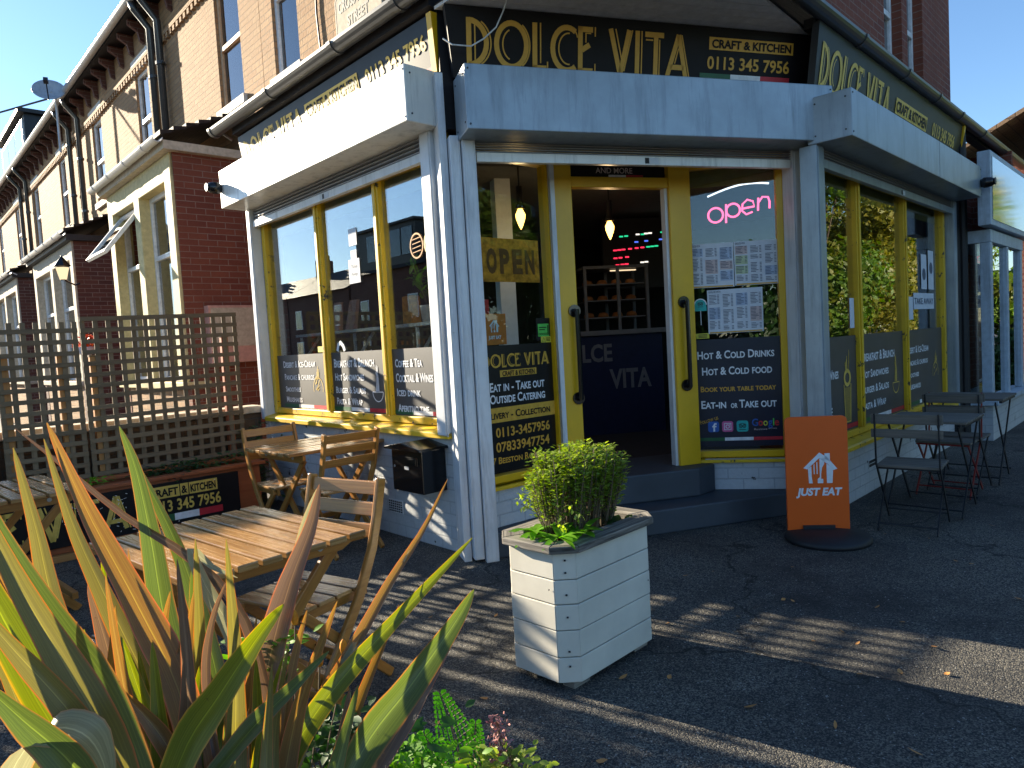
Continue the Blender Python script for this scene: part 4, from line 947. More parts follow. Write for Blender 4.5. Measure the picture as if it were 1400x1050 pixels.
# shelf, books, plant behind the left window
t, R = wthing('window_shelf', 'long white shelf on slanted brackets behind the left window', 'shelf', FA, (-1.5, .3, 1.55))
mb = MB(R); mb.box(-2.85, -.2, .24, .46, 1.565, 1.59); mb.build('board', 'paper', t)
for x in (-2.75, -1.76, -.83):
    mb = MB(R); mb.bar((x, .26, 1.33), (x, .44, 1.56), .02, .02, (1, 0, 0)); mb.box(x - .01, x + .01, .24, .26, 1.28, 1.56); mb.build('bracket', 'paper', t)
for x, lean_, lab in ((-2.25, -.10, 'tall pink menu folder leaning on the shelf, the left one'), (-2.0, -.06, 'narrow pink menu folder leaning on the shelf, the right one')):
    t, R = wthing('menu_folder', lab, 'folder', FA, (x, .3, 1.59), 'pink folders on the shelf')
    mb = MB(R); mb.hexa([(x, .3, 1.592), (x + .14, .3, 1.592), (x + .14, .34, 1.592), (x, .34, 1.592), (x + lean_, .40, 1.86), (x + lean_ + .12, .40, 1.86), (x + lean_ + .12, .43, 1.86), (x + lean_, .43, 1.86)]); mb.build('cover', 'pink_book', t)
t, R = wthing('recipe_box', 'brown cardboard box beside the plant pot on the shelf', 'box', FA, (-1.0, .33, 1.59))
mb = MB(R); mb.box(-1.04, -.94, .27, .37, 1.592, 1.80); mb.build('carton', 'cardboard', t); mb = MB(R); mb.box(-1.035, -.945, .275, .365, 1.80, 1.806); mb.build('flap', 'cardboard', t)
t, R = wthing('potted_plant', 'leafy green plant in a pale pot on the window shelf', 'plant', FA, (-.78, .33, 1.59))
mb = MB(R); mb.lathe([(.05, 1.592), (.065, 1.70), (.068, 1.72), (.06, 1.72), (.055, 1.69)], (-.78, .33, 0), 16); mb.build('pot', 'pot', t, True)
def leafshape(mb, p, d, n, L, w, k=4, curl=.2):
    p, d, n = Vector(p), Vector(d).normalized(), Vector(n); s = d.cross(n).normalized(); n = s.cross(d); b = len(mb.v)
    for i in range(k + 1):
        t_ = i / k; ww = w * .5 * (sin(pi * min(1, t_ * .92 + .06)) ** .8); c = p + d * (L * t_) - n * (curl * L * t_ * t_)
        mb.v += [mb.P(c - s * ww), mb.P(c + n * ww * -.15), mb.P(c + s * ww)]
    for i in range(k):
        for j in (0, 1):
            a = b + i * 3 + j; mb.f.append((a, a + 1, a + 4, a + 3)); mb.mi.append(0); mb.uv += [(j * .5, i / k), (j * .5 + .5, i / k), (j * .5 + .5, (i + 1) / k), (j * .5, (i + 1) / k)]
def rv(a=1): return Vector((random.uniform(-a, a), random.uniform(-a, a), random.uniform(-a, a)))
mb = MB(R); sm = MB(R)
for i in range(7):
    a = random.uniform(0, 6.28); tip = Vector((-.78 + .13 * cos(a), .33 + .09 * sin(a), random.uniform(1.92, 2.14))); b0 = Vector((-.78, .33, 1.70)); sm.tube([b0, (b0 + tip) / 2 + rv(.02), tip], .004, 5)
    for k in range(6): leafshape(mb, b0.lerp(tip, .4 + .12 * k), rv() + Vector((0, 0, .2)), Vector((0, 0, 1)), .10, .05)
mb.build('foliage', 'leaf_bright', t, True); sm.build('stem', 'twig', t)

# the room
FK = frame((.42, 7.3, 0), (1, .16, 0))
t, R = wthing('serving_counter', 'dark blue serving counter with faded letters, seen through the doorway', 'counter', FK, (.6, .3, .37))
mb = MB(R); mb.box(.0, 1.22, 0, .6, .372, 1.42); mb.build('front', 'counter_blue', t)
mb = MB(R); mb.box(-.05, 1.27, -.05, .65, 1.422, 1.47); mb.build('top', 'grey_dim', t)
mb = MB(R); text(mb, 'DOLCE', .03, .66, 1.15, 1.33, -.005, .03); text(mb, 'VITA', .62, 1.08, .86, 1.06, -.005, .03); mb.build('lettering', 'grey_dim', t)
t, R = wthing('display_case', 'glass cake display case standing on the serving counter', 'display case', FK, (.7, .3, 1.47))
mb = MB(R)
for x in (.42, .78, 1.10): 
    for y in (.06, .50): mb.box(x - .015, x + .015, y - .015, y + .015, 1.472, 2.12)
mb.box(.405, 1.115, .045, .515, 2.12, 2.15); mb.build('case_frame', 'grey_dim', t)
for i, z in enumerate((1.60, 1.78, 1.95)):
    mb = MB(R); mb.box(.44, 1.08, .08, .48, z, z + .012); mb.build('shelf', 'grey_dim', t)
    mb = MB(R)
    for k in range(4): x = .5 + .16 * k; mb.lathe([(0, z + .07), (.045, z + .06), (.06, z + .03), (.055, z + .013)], (x, .25, 0), 12)
    mb.build('pastries', 'card_dark', t, True)
mb = MB(R); mb.box(.72, 1.0, .10, .13, 2.095, 2.105); mb.build('strip_light', 'lamp_dim', t)
for p, lab in ((at(834, 318, 6.3), 'black pendant lamp with a warm bulb in the doorway'), (at(712, 303, 5.7), 'black pendant lamp with a warm bulb behind the left entrance window')):
    zb = p.z; t = thing('pendant_lamp', lab, 'lamp', (p.x, p.y, zb), 0, 'pendant lamps in the cafe')
    mb = MB(); mb.tube([(0, 0, 2.81 - zb), (0, 0, .27)], .006, 6); mb.build('cord', 'black_matt', t)
    mb = MB(); mb.lathe([(.024, .28), (.026, .14), (.04, .12), (.04, .10), (.0, .10)], (0, 0, 0), 14); mb.build('lamp_holder', 'dark_metal', t)
    mb = MB(); mb.lathe([(.018, .10), (.04, .055), (.036, .02), (.014, -.04), (0, -.065)], (0, 0, 0), 14); mb.build('bulb', 'bulb', t, True)
    pl = bpy.data.lights.new('bulb_light', 'POINT'); pl.energy = .7; pl.color = (1, .68, .35); pl.shadow_soft_size = .05; po = bpy.data.objects.new('bulb_light', pl); C.objects.link(po); po.parent = t; po.location = (0, 0, -.12)
FL = frame(at(838, 360, 8.2).xy.to_3d() - Vector((1.5, .24, 0)), (1, .16, 0))
t, R = wthing('led_board', 'dark board of scrolling coloured lights on the back wall', 'screen', FL, (.5, .1, 2.0))
mb = MB(R); mb.box(1.40, 2.45, -.03, .02, 1.95, 2.75); mb.build('board', 'room_dark', t)
for mat, z, xs in (('led_green', 2.40, (1.60, 1.66, 1.86, 2.1, 2.16, 2.24)), ('led_white', 2.405, (1.80, 1.90, 1.95)), ('led_blue', 2.32, (1.78, 1.9, 2.08, 2.2, 2.3)), ('led_red', 2.25, (1.52, 1.57, 1.62, 1.70, 1.78, 1.85)), ('led_green', 2.25, (1.92, 1.97, 2.02)), ('led_red', 2.16, (1.52, 1.58, 1.66)), ('led_red', 2.08, (1.54, 1.60, 1.65)), ('led_white', 2.22, (2.2, 2.26, 2.32)), ('led_white', 2.14, (2.18, 2.25, 2.3)), ('led_white', 2.08, (1.84, 1.89, 2.22, 2.28))):
    mb = MB(R)
    for x in xs: mb.box(x - .0, x + .045, -.034, -.031, z + .13 + (x - 1.5) * .07, z + .146 + (x - 1.5) * .07)
    mb.build('lights', mat, t)
q = at(686, 300, 6.2); t = thing('shop_pillar', 'pale square pillar inside the cafe behind the left entrance window', 'pillar', (q.x, q.y, .37), .3)
mb = MB(); mb.box(-.07, .07, -.07, .07, .002, 2.44); mb.build('shaft', 'paper', t); mb = MB(); mb.box(-.1, .1, -.1, .1, .002, .11); mb.build('foot', 'paper', t)

# ------------------------------------------------------------------ the terrace
def bay(root, s0, s1, zg, red, lit, opens, shut):
    """ground-floor bay of a terraced house; local x is minus the distance from the shop"""
    F = rel(root, FA); a, b = -s1, -s0; d = YW - .002
    m = MB(F); m.box(b - .25, b, 0.002, d, 0, zg - .12); m.build('bay_return', red, root)
    m = MB(F); m.box(a, a + .25, 0.002, d, 0, zg - .12); m.build('bay_return', red, root)
    m = MB(F); m.box(a + .25, b - .25, .01, .25, 0, 1.15); m.build('bay_wall', 'brick_buff', root)
    # stone frame
    n = 2; pw = .24; L = (b - .02) - (a + .02); xs = [a + .02 + (L - pw) * i / n for i in range(n + 1)]
    m = MB(F)
    for x in xs: m.box(x, x + pw, -.03, .22, 1.15, zg - .12)
    m.box(a + .02, b - .02, -.028, .20, zg - .42, zg - .121); m.box(a - .03, b + .03, -.07, .24, 1.06, 1.149); m.build('stone_frame', lit, root, bev=.012)
    for i in range(n):
        x0, x1 = xs[i] + pw, xs[i + 1]
        m = MB(F); f = .06; z0, z1 = 1.15, zg - .42; zm = z1 - .8
        m.box(x0, x0 + f, .10, .17, z0, z1); m.box(x1 - f, x1, .10, .17, z0, z1); m.box(x0 + f, x1 - f, .10, .17, z1 - f, z1); m.box(x0 + f, x1 - f, .10, .17, z0, z0 + f); m.box(x0 + f, x1 - f, .095, .165, zm - .03, zm + .03)
        w = m.build('window', 'upvc', root, bev=.005)
        g = MB(F)
        if not (i in opens): g.box(x0 + f, x1 - f, .13, .136, zm + .03, z1 - f)
        g.box(x0 + f, x1 - f, .13, .136, z0 + f, zm - .03); g.build('glass', 'glass_house', w)
        g = MB(F); g.box(x0, x1, .8, .82, z0, z1); g.build('room_back', 'room', w)
        if i in opens:      # top-hung casement standing open
            R2 = F @ TR((0, .10, z1 - .03)) @ Matrix.Rotation(radians(-38), 4, 'X')
            c = MB(R2); h = z1 - zm + .02; c.box(x0 + .02, x0 + .08, -.03, .02, -h, 0); c.box(x1 - .08, x1 - .02, -.03, .02, -h, 0); c.box(x0 + .08, x1 - .08, -.03, .02, -.06, 0); c.box(x0 + .08, x1 - .08, -.03, .02, -h, -h + .06)
            cw = c.build('open_casement', 'upvc', w, bev=.004); c = MB(R2); c.box(x0 + .08, x1 - .08, -.008, -.002, -h + .06, -.06); c.build('pane', 'glass_house', cw)
    m = MB(F); m.box(a - .12, b + .10, -.12, d, zg - .12, zg - .02); m.build('bay_eaves', shut, root)
    gutter(F, a - .16, b + .12, -.18, zg, 'white_gutter', root, .06, clips=[a + .1 + k * .8 for k in range(int((b - a) / .8) + 1)])
    m = MB(F); y = -.16; k = 7
    for j in range(k):
        t0, t1 = j / k, (j + 1) / k; ya, yb = y + (YW - y) * t0, y + (YW - y) * t1; za, zb = zg + .02 + .55 * t0, zg + .02 + .55 * t1; e0, e1 = .35 * t0, .35 * t1
        m.hexa([(a - .18 + e0, ya, za), (b + .16 - e0, ya, za), (b + .16 - e1, yb, zb - .02), (a - .18 + e1, yb, zb - .02), (a - .18 + e0, ya, za + .05), (b + .16 - e0, ya, za + .05), (b + .16 - e1, yb, zb + .01), (a - .18 + e1, yb, zb + .01)])
    m.build('bay_roof', 'roof_tile', root)
ZE = 7.05
def terrace_house(s0, s1, wins, label, bays, dormer=None, brickm='brick_buff', wm='upvc'):
    t, R = wthing('terraced_house', label, 'house', FA, (-(s0 + s1) / 2, YW, 0), 'terraced houses along the side street')
    holes = [(-b, -a, z0, z1) for a, b, z0, z1 in wins]
    wall_with_holes(R, -s1, -s0, 0, ZE, YW, .25, holes, brickm, t)
    for i, (a, b, z0, z1) in enumerate(wins): upper_window(R, -b, -a, z0, z1, YW, t, wm if i == 0 else 'upvc', 'stone_white', .04, i == 0, .5)
    # dentil band, corbels, gutter, roof
    m = MB(R); m.box(-s1, -s0, YW - .05, YW - .002, ZE - .62, ZE - .56)
    k = int((s1 - s0) / .16)
    for i in range(k): m.box(-s1 + .02 + i * .16, -s1 + .10 + i * .16, YW - .045, YW - .002, ZE - .70, ZE - .622)
    m.build('dentil_band', brickm, t)
    for i in range(int((s1 - s0) / .62)):
        x = -s1 + .25 + i * .62; m = MB(R); m.prism([(YW - .002, ZE - .38), (YW - .07, ZE - .34), (YW - .10, ZE - .20), (YW - .24, ZE - .12), (YW - .24, ZE - .04), (YW - .002, ZE - .04)], 'x', x, x + .07); m.build('bracket', 'brick_dark', t)
    m = MB(R); m.box(-s1, -s0, YW - .30, YW - .002, ZE - .04, ZE); m.build('eaves_board', 'sign_black', t)
    gutter(R, -s1, -s0, YW - .36, ZE + .03, 'white_gutter', t, .065)
    m = MB(R); m.hexa([(-s1, YW - .34, ZE + .02), (-s0, YW - .34, ZE + .02), (-s0, YW + 4, ZE + 2.4), (-s1, YW + 4, ZE + 2.4), (-s1, YW - .34, ZE + .08), (-s0, YW - .34, ZE + .08), (-s0, YW + 4, ZE + 2.46), (-s1, YW + 4, ZE + 2.46)]); rf = m.build('roof', 'roof_tile', t)
    m = MB(R); m.box(-s1, -s0, YW + 7.5, YW + 7.7, 0, ZE + .2); m.build('back_wall', brickm, t)
    for q in bays: bay(t, *q) if 0 else bay_rel(t, q)
    if dormer:
        a, b = dormer; m = MB(R); y0 = YW + .25
        m.box(-b, -a, y0 + .05, y0 + 3.2, ZE + .25, ZE + 2.05); dm = m.build('dormer', 'sign_grey', t)
        m = MB(R); m.box(-b - .15, -a + .15, y0 - .12, y0 + 3.3, ZE + 2.052, ZE + 2.17); m.build('flat_roof', 'black_matt', dm)
        m = MB(R); m.box(-b + .15, -a - .15, y0 - .01, y0 + .049, ZE + .7, ZE + 1.9); m.build('frame', 'upvc', dm)
        m = MB(R)
        for k in range(3): w_ = (b - a - .4) / 3; m.box(-b + .2 + k * w_ + .03, -b + .2 + (k + 1) * w_ - .03, y0 - .016, y0 - .011, ZE + .78, ZE + 1.82)
        m.build('glass', 'glass_house', dm)
    return t
def bay_rel(t, q): bay(t, *q)
h1 = terrace_house(4.76, 8.62, [(5.35, 6.12, 4.75, 6.35)], 'nearest terraced house, its yellow stone bay window with the top casement open', [(5.2, 8.1, 3.98, 'brick_red', 'stone_yellow', (1,) if 0 else (0,), 'stone')], wm='upvc_wood')
h2 = terrace_house(8.63, 15.0, [(9.1, 9.8, 4.75, 6.35), (12.2, 12.95, 4.75, 6.35)], 'second terraced house with a dark brick bay and a wall lantern', [(10.6, 14.4, 3.72, 'brick_dark', 'stone', (), 'black_matt')])
h3 = terrace_house(15.01, 21.5, [(15.6, 16.3, 4.75, 6.35), (19.0, 19.8, 4.75, 6.35)], 'third terraced house, between the satellite dish and the dormer', [(16.6, 20.6, 3.72, 'brick_dark', 'stone', (), 'black_matt')])
h4 = terrace_house(21.51, 28, [(22.2, 22.9, 4.75, 6.35), (25.8, 26.5, 4.75, 6.35)], 'fourth terraced house with a flat roofed dark dormer', [(23, 27, 3.72, 'brick_dark', 'stone', (), 'black_matt')], dormer=(21.9, 26.2))
h5 = terrace_house(28.01, 36, [(29, 29.8, 4.75, 6.35), (33, 33.8, 4.75, 6.35)], 'farthest terraced house, beyond the one with the dormer', [(30, 34.5, 3.72, 'brick_dark', 'stone', (), 'black_matt')])
def downpipe(root, s, r, z0, z1, mat='gutter', out=.09):
    R = rel(root, FA); m = MB(R); y = YW - out; m.tube([(-s, YW - .34, z1), (-s, YW - .30, z1 - .12), (-s, y, z1 - .38), (-s, y, z0)], r, 10); d = m.build('downpipe', mat, root, True)
    z = z0 + .6
    while z < z1 - .4:
        c = MB(R); c.tube([(-s, y, z), (-s, y, z + .05)], r * 1.35, 10); c.box(-s - .02, -s + .12, y - .01, y + .02, z + .005, z + .04); c.build('clip', mat, d); z += 1.1
downpipe(h1, 8.15, .055, 4.3, ZE); downpipe(h1, 8.52, .06, 4.2, ZE); downpipe(h2, 14.6, .05, .2, ZE); downpipe(h2, 13.7, .05, 4.1, ZE); downpipe(h3, 21.2, .05, .2, ZE); downpipe(h3, 20.2, .05, 4.1, ZE)
mb = MB(rel(h1, FA)); mb.box(-8.62, -7.95, YW - .05, YW - .003, 4.4, 6.2); 
dp = at(67, 124, 14.6)
t = thing('satellite_dish', 'grey satellite dish on a pole above the terrace gutter', 'satellite dish', dp, 0)
mb = MB(); mb.tube([(.05, .12, -1.2), (.05, .12, -.1), (.0, .06, .0)], .025, 8); mb.build('pole', 'steel_grey', t)
RD = Vector((.35, -.75, .55)).to_track_quat('Z', 'Y').to_matrix().to_4x4()
mb = MB(RD); mb.lathe([(0, -.06), (.12, -.05), (.22, -.02), (.30, .03), (.295, .035), (.21, -.01), (.11, -.04), (0, -.048)], (0, 0, 0), 24); mb.build('dish', 'steel_grey', t, True)
mb = MB(RD); mb.tube([(0, -.28, .0), (0, -.12, .30)], .012, 6); mb.box(-.04, .04, -.16, -.07, .28, .37); mb.build('feed_arm', 'dark_metal', t)
p0 = dp + Vector((0, .1, -.1)); p1 = FA @ Vector((-70, -24, 9.5))
mb = MB(); mb.tube([p0.lerp(p1, k / 12) - Vector((0, 0, .6 * sin(pi * k / 12))) for k in range(13)], .02, 5); tag(mb.build('overhead_wire', 'black_matt'), 'thin overhead wire crossing the sky to the terrace', 'wire')
t, R = wthing('wall_lantern', 'black coach lantern with a warm lamp on the dark brick bay', 'lantern', FA, (-10.5, -.2, 2.95))
c_ = (-10.48, -.22)
mb = MB(R); mb.tube([(c_[0] + .02, .02, 2.85), (c_[0], -.05, 2.82), (c_[0], -.2, 2.9)], .015, 6); mb.build('arm', 'black_gloss', t)
mb = MB(R); mb.lathe([(.05, 2.90), (.10, 3.12), (.14, 3.14), (.05, 3.26), (.015, 3.3), (0, 3.33)], (c_[0], c_[1], 0), 6); mb.build('lantern_case', 'black_gloss', t)
mb = MB(R); mb.lathe([(.055, 2.91), (.105, 3.115)], (c_[0], c_[1], 0), 6); mb.build('lamp_glass', 'lamp_dim', t)
t, R = wthing('meter_cabinet', 'pale meter cabinet on the red brick side of the nearest bay', 'cabinet', FA, (-5.2, .6, 1.6))
mb = MB(R); mb.box(-5.198, -5.06, .22, .92, 1.35, 2.05); mb.build('cabinet_body', 'pink_book', t, bev=.006); mb = MB(R); mb.box(-5.058, -5.05, .25, .89, 1.55, 2.02); mb.build('cabinet_door', 'stone', t)

# ------------------------------------------------------------------ trellis, trough and seats on the left
# local frame of the trough: x to the right (towards the shop), y away, standing square to the left face
FT = FA @ Matrix(((0, -1, 0, 0), (1, 0, 0, 0), (0, 0, 1, 0), (0, 0, 0, 1)))       # x: into the shop face (minus = outwards), y: along the street
def garden_y(s): return s
t, R = wthing('planter_trough', 'long red wooden trough carrying the black shop sign in front of the trellis', 'planter', FT, (-1.9, 2.6, 0))
mb = MB(R); mb.box(-3.6, -.40, 2.40, 2.425, .05, .47); mb.box(-3.6, -.40, 2.84, 2.865, .05, .47); mb.box(-.425, -.40, 2.425, 2.84, .05, .47); mb.box(-3.6, -3.575, 2.425, 2.84, .05, .47); mb.build('side_board', 'planter_red', t, bev=.004)
mb = MB(R); mb.box(-3.65, -.36, 2.36, 2.46, .472, .50, True); mb.box(-3.65, -.36, 2.80, 2.90, .472, .50, True); mb.box(-.46, -.36, 2.462, 2.798, .472, .50, True); mb.build('rim', 'planter_red', t, bev=.004)
mb = MB(R); mb.box(-3.57, -.43, 2.43, 2.835, .06, .43); mb.build('soil', 'soil', t)
mb = MB(R); mb.box(-3.62, -.38, 2.345, 2.398, .0, .05, True); mb.build('foot_board', 'post_orange', t, bev=.004)
mb = MB(R); mb.box(-3.15, -.60, 2.375, 2.398, .10, .445); sg = mb.build('sign_board', 'sign_black', t, bev=.003)
yy = 2.372
mb = MB(R); deco(mb, 'DOLCE VITA', -2.98, -1.46, .15, .41, yy); rect(mb, -1.32, -.78, .325, .42, yy); text(mb, '0113 345 7956', -1.32, -.76, .215, .305, yy, .022); mb.build('lettering', 'gold_pale', sg)
mb = MB(R)
for a, b, x0, x1 in (('CRAFT', 0, -1.305, -1.09), ('&', 0, -1.065, -1.02), ('KITCHEN', 0, -.995, -.795)): text(mb, a, x0, x1, .342, .402, yy - .003, .035)
rect(mb, -1.08, -1.073, .325, .42, yy - .002); rect(mb, -1.012, -1.005, .325, .42, yy - .002); mb.build('lettering', 'sign_black', sg)
mb = MB(R)
for i in range(3): mb.cur = i; rect(mb, -1.32 + i * .19, -1.13 + i * .19, .135, .19, yy)
mb.build('flag_strip', ['flag_green', 'flag_white', 'flag_red'], sg)
mb = MB(R); rnd = random.Random(5)
for i in range(60):
    x, z = rnd.uniform(-1.9, -1.38) if i < 46 else rnd.uniform(-3, -.7), rnd.uniform(.12, .42); a = rnd.uniform(0, 6.3); l = rnd.uniform(.004, .022)
    mb.strip([(x, z), (x + l * cos(a), z + l * sin(a))], rnd.uniform(.002, .005), yy - .0045)
mb.build('scratches', 'white_vinyl', sg)
def clump(root, R, x0, x1, y0, y1, z0, h, n, L, w, mat, up=.5, name='foliage', stems=0):
    mb = MB(R); cs = [(random.uniform(x0, x1), random.uniform(y0, y1), random.uniform(.5, 1)) for _ in range(max(4, n // 30))]
    for i in range(n):
        c = random.choice(cs); a = random.uniform(0, 6.28); r = abs(random.gauss(0, .09)); p = Vector((c[0] + r * cos(a), c[1] + r * sin(a) * .8, z0 + h * c[2] * random.random() ** .7))
        leafshape(mb, p, Vector((cos(a), sin(a), random.uniform(-.2, up))), Vector((random.uniform(-.4, .4), random.uniform(-.4, .4), 1)), L * random.uniform(.6, 1.3), w * random.uniform(.7, 1.2), 2, .3)
    return mb.build(name, mat, root, True)
for x0, x1, n, mat, lab, h in ((-1.25, -.52, 520, 'leaf_dark', 'dark green bedding plants with purple leaves in the right of the trough', .17), (-2.05, -1.62, 240, 'leaf_bright', 'small bright green plants in the left of the trough', .12), (-3.3, -2.2, 260, 'leaf_dark', 'dark green bedding plants in the far left of the trough', .14)):
    t, R = wthing('bedding_plant', lab, 'plant', FT, ((x0 + x1) / 2, 2.63, .43)); clump(t, R, x0, x1, 2.50, 2.76, .43, h, n, .055, .028, mat)
    if n == 520: clump(t, R, x0 + .1, x1 - .25, 2.47, 2.7, .43, .13, 200, .05, .028, 'leaf_heather')
t, R = wthing('garden_shrub', 'low green shrub at the end of the trough below the window corner', 'shrub', FT, (-.2, 2.75, 0)); clump(t, R, -.33, -.08, 2.55, 2.98, .0, .82, 420, .06, .03, 'leaf_dark')
# trellis panels
def trellis(x0, x1, z0, z1, lab, tilt=0):
    t, R = wthing('garden_trellis', lab, 'trellis', FT, ((x0 + x1) / 2, 2.95, z0), 'trellis panels behind the trough')
    P_ = .0905; w = .036; rnd = random.Random(int(x0 * 100))
    mb = MB(R); n = int((z1 - z0) / P_)
    for i in range(n + 1):
        z = z0 + i * P_ + rnd.uniform(-.002, .002); zt = tilt
        mb.hexa([(x0, 2.935, z), (x1, 2.935, z + zt), (x1, 2.947, z + zt), (x0, 2.947, z), (x0, 2.935, z + w), (x1, 2.935, z + zt + w), (x1, 2.947, z + zt + w), (x0, 2.947, z + w)], True)
    h = mb.build('cross_slats', 'fence_wood', t)
    mb = MB(R); n = int((x1 - x0) / P_)
    for i in range(n + 1):
        x = x0 + (x1 - x0 - w) * i / n; k = tilt * (x - x0) / (x1 - x0)
        mb.hexa([(x, 2.948, z0 - .01 + k), (x + w, 2.948, z0 - .01 + k), (x + w, 2.960, z0 - .01 + k), (x, 2.960, z0 - .01 + k), (x, 2.948, z1 + k), (x + w, 2.948, z1 + k), (x + w, 2.960, z1 + k), (x, 2.960, z1 + k)], True)
    mb.build('upright_slats', 'fence_wood', t)
    return t
trellis(-1.555, -.29, .50, 1.78, 'right hand weathered trellis panel, its end beside the shop window', .02)
trellis(-2.13, -1.575, .50, 1.765, 'left hand weathered trellis panel, behind the phormium')
t, R = wthing('shade_hedge', 'added dark green hedge, unseen beyond the left edge, shading the forecourt', 'hedge', FT, (-3.3, 2.95, 0))  # added out of view to shade the forecourt; its gap passes a sun streak
mb = MB(R); rnd = random.Random(8)
for i in range(26000):
    f = rnd.random(); x, y, z = rnd.uniform(-4.4, -2.19), rnd.uniform(2.92, 3.08), rnd.uniform(.45, 1.93); d = rv().normalized(); v = d.orthogonal().normalized(); w = d.cross(v); k = rnd.uniform(.02, .04); p = Vector((x, y, z)); mb.face([p - v * k, p + w * k * .5, p + v * k, p - w * k * .5], [(0, 0), (1, 0), (1, 1), (0, 1)])
mb.build('foliage', 'leaf_dark', t); mb = MB(R)
for i in range(12): mb.tube([(-4.3 + i * .17, 3.0, .0), (-4.3 + i * .17 + rnd.uniform(-.05, .05), 3.0, 1.7)], .012, 5)
mb.build('stem', 'twig', t)
for x, z, lab in ((-1.70, 1.5, 'orange brown post left of the gap between the trellis panels'), (-1.47, 1.48, 'orange brown post right of the gap between the trellis panels'), (-.40, 1.60, 'reddish post near the shop end of the trellis'), (-2.08, 1.5, 'orange brown post at the far left end of the trellis')):
    t, R = wthing('trellis_post', lab, 'post', FT, (x, 2.99, 0)); mb = MB(R); mb.box(x - .03, x + .03, 2.965, 3.02, 0, z, True); mb.build('shaft', 'post_orange' if x < -.5 else 'planter_red', t, bev=.004)
    mb = MB(R); mb.box(x - .034, x + .034, 2.962, 3.023, z, z + .012); mb.build('cap', 'fence_wood', t)
t, R = wthing('garden_wall', 'low brick garden wall with a stone pier behind the trellis', 'wall', FT, (-2, 3.2, 0))
mb = MB(R); mb.box(-4.6, -.06, 3.10, 3.30, 0, .86); mb.build('brickwork', 'garden_wall', t); mb = MB(R); mb.box(-4.6, -.04, 3.07, 3.33, .862, .93); mb.build('coping', 'stone', t, bev=.01)
t, R = wthing('flower_basket', 'basket of orange red flowers on the dark bay of the second house', 'flowers', FT, (-.1, 9.9, 1.5))
mb = MB(R); mb.lathe([(.05, 1.55), (.16, 1.72), (.15, 1.73), (0, 1.68)], (-.1, 9.9, 0), 12); mb.build('basket', 'pot', t, True); mb = MB(R)
for i in range(150): a = random.uniform(0, 6.3); r = random.uniform(0, .2); leafshape(mb, (-.1 + r * cos(a), 9.9 + r * sin(a), 1.72 + random.uniform(0, .2)), rv(), (0, 0, 1), .07, .05, 2)
mb.build('blossom', 'orange', t)

# ---- folding wooden table and chair
def strip_profile(pts, w):
    L = []; Rr = []
    P = [Vector(p) for p in pts]; n = len(P)
    for i in range(n):
        d = (P[min(i + 1, n - 1)] - P[max(i - 1, 0)]).normalized(); q = Vector((-d.y, d.x)) * w / 2; L.append(P[i] + q); Rr.append(P[i] - q)
    return [tuple(p) for p in L] + [tuple(p) for p in reversed(Rr)]
def make_table(label, loc, rz):
    t = thing('folding_table', label, 'table', loc, rz, 'slatted wooden folding tables')
    mb = MB(); n = 8; wx = .70; L = .83; p = wx / n
    rnd = random.Random(2)
    for i in range(n):
        x = -wx / 2 + i * p + .004; d = rnd.uniform(-.004, .004); z = rnd.uniform(-.0015, .0015)
        mb.box(x, x + p - .015, -L / 2 + d, L / 2 + d, .699 + z, .723 + z, True)
    mb.build('tabletop', 'teak_top', t, bev=.004)
    for y in (-.30, .30):
        mb = MB(); mb.prism([(-.34, .698), (-.34, .66), (-.30, .64), (.30, .64), (.34, .66), (.34, .698)], 'y', y - .011, y + .011); mb.build('rail', 'teak', t, bev=.003)
    for s, yo in ((1, .275), (-1, .25)):
        for y in (-yo, yo): mb = MB(); mb.bar((-.31 * s, y, 0.005), (.29 * s, y, .66), .045, .022, (0, 1, 0)); mb.build('leg', 'teak', t, bev=.003)
        mb = MB(); mb.box(-.29 * s - .016, -.29 * s + .016, -yo - .03, yo + .03, .07, .11, True); mb.build('stretcher', 'teak', t, bev=.003)
    mb = MB()
    for y in (-.30, .30):
        for x in (-.2, .2): mb.lathe([(0, -.018 if y < 0 else .018), (.012, -.016 if y < 0 else .016), (.012, -.011 if y < 0 else .011)], (x, y, .672), 10, 'y')
    mb.build('bolts', 'steel_grey', t)
    return t
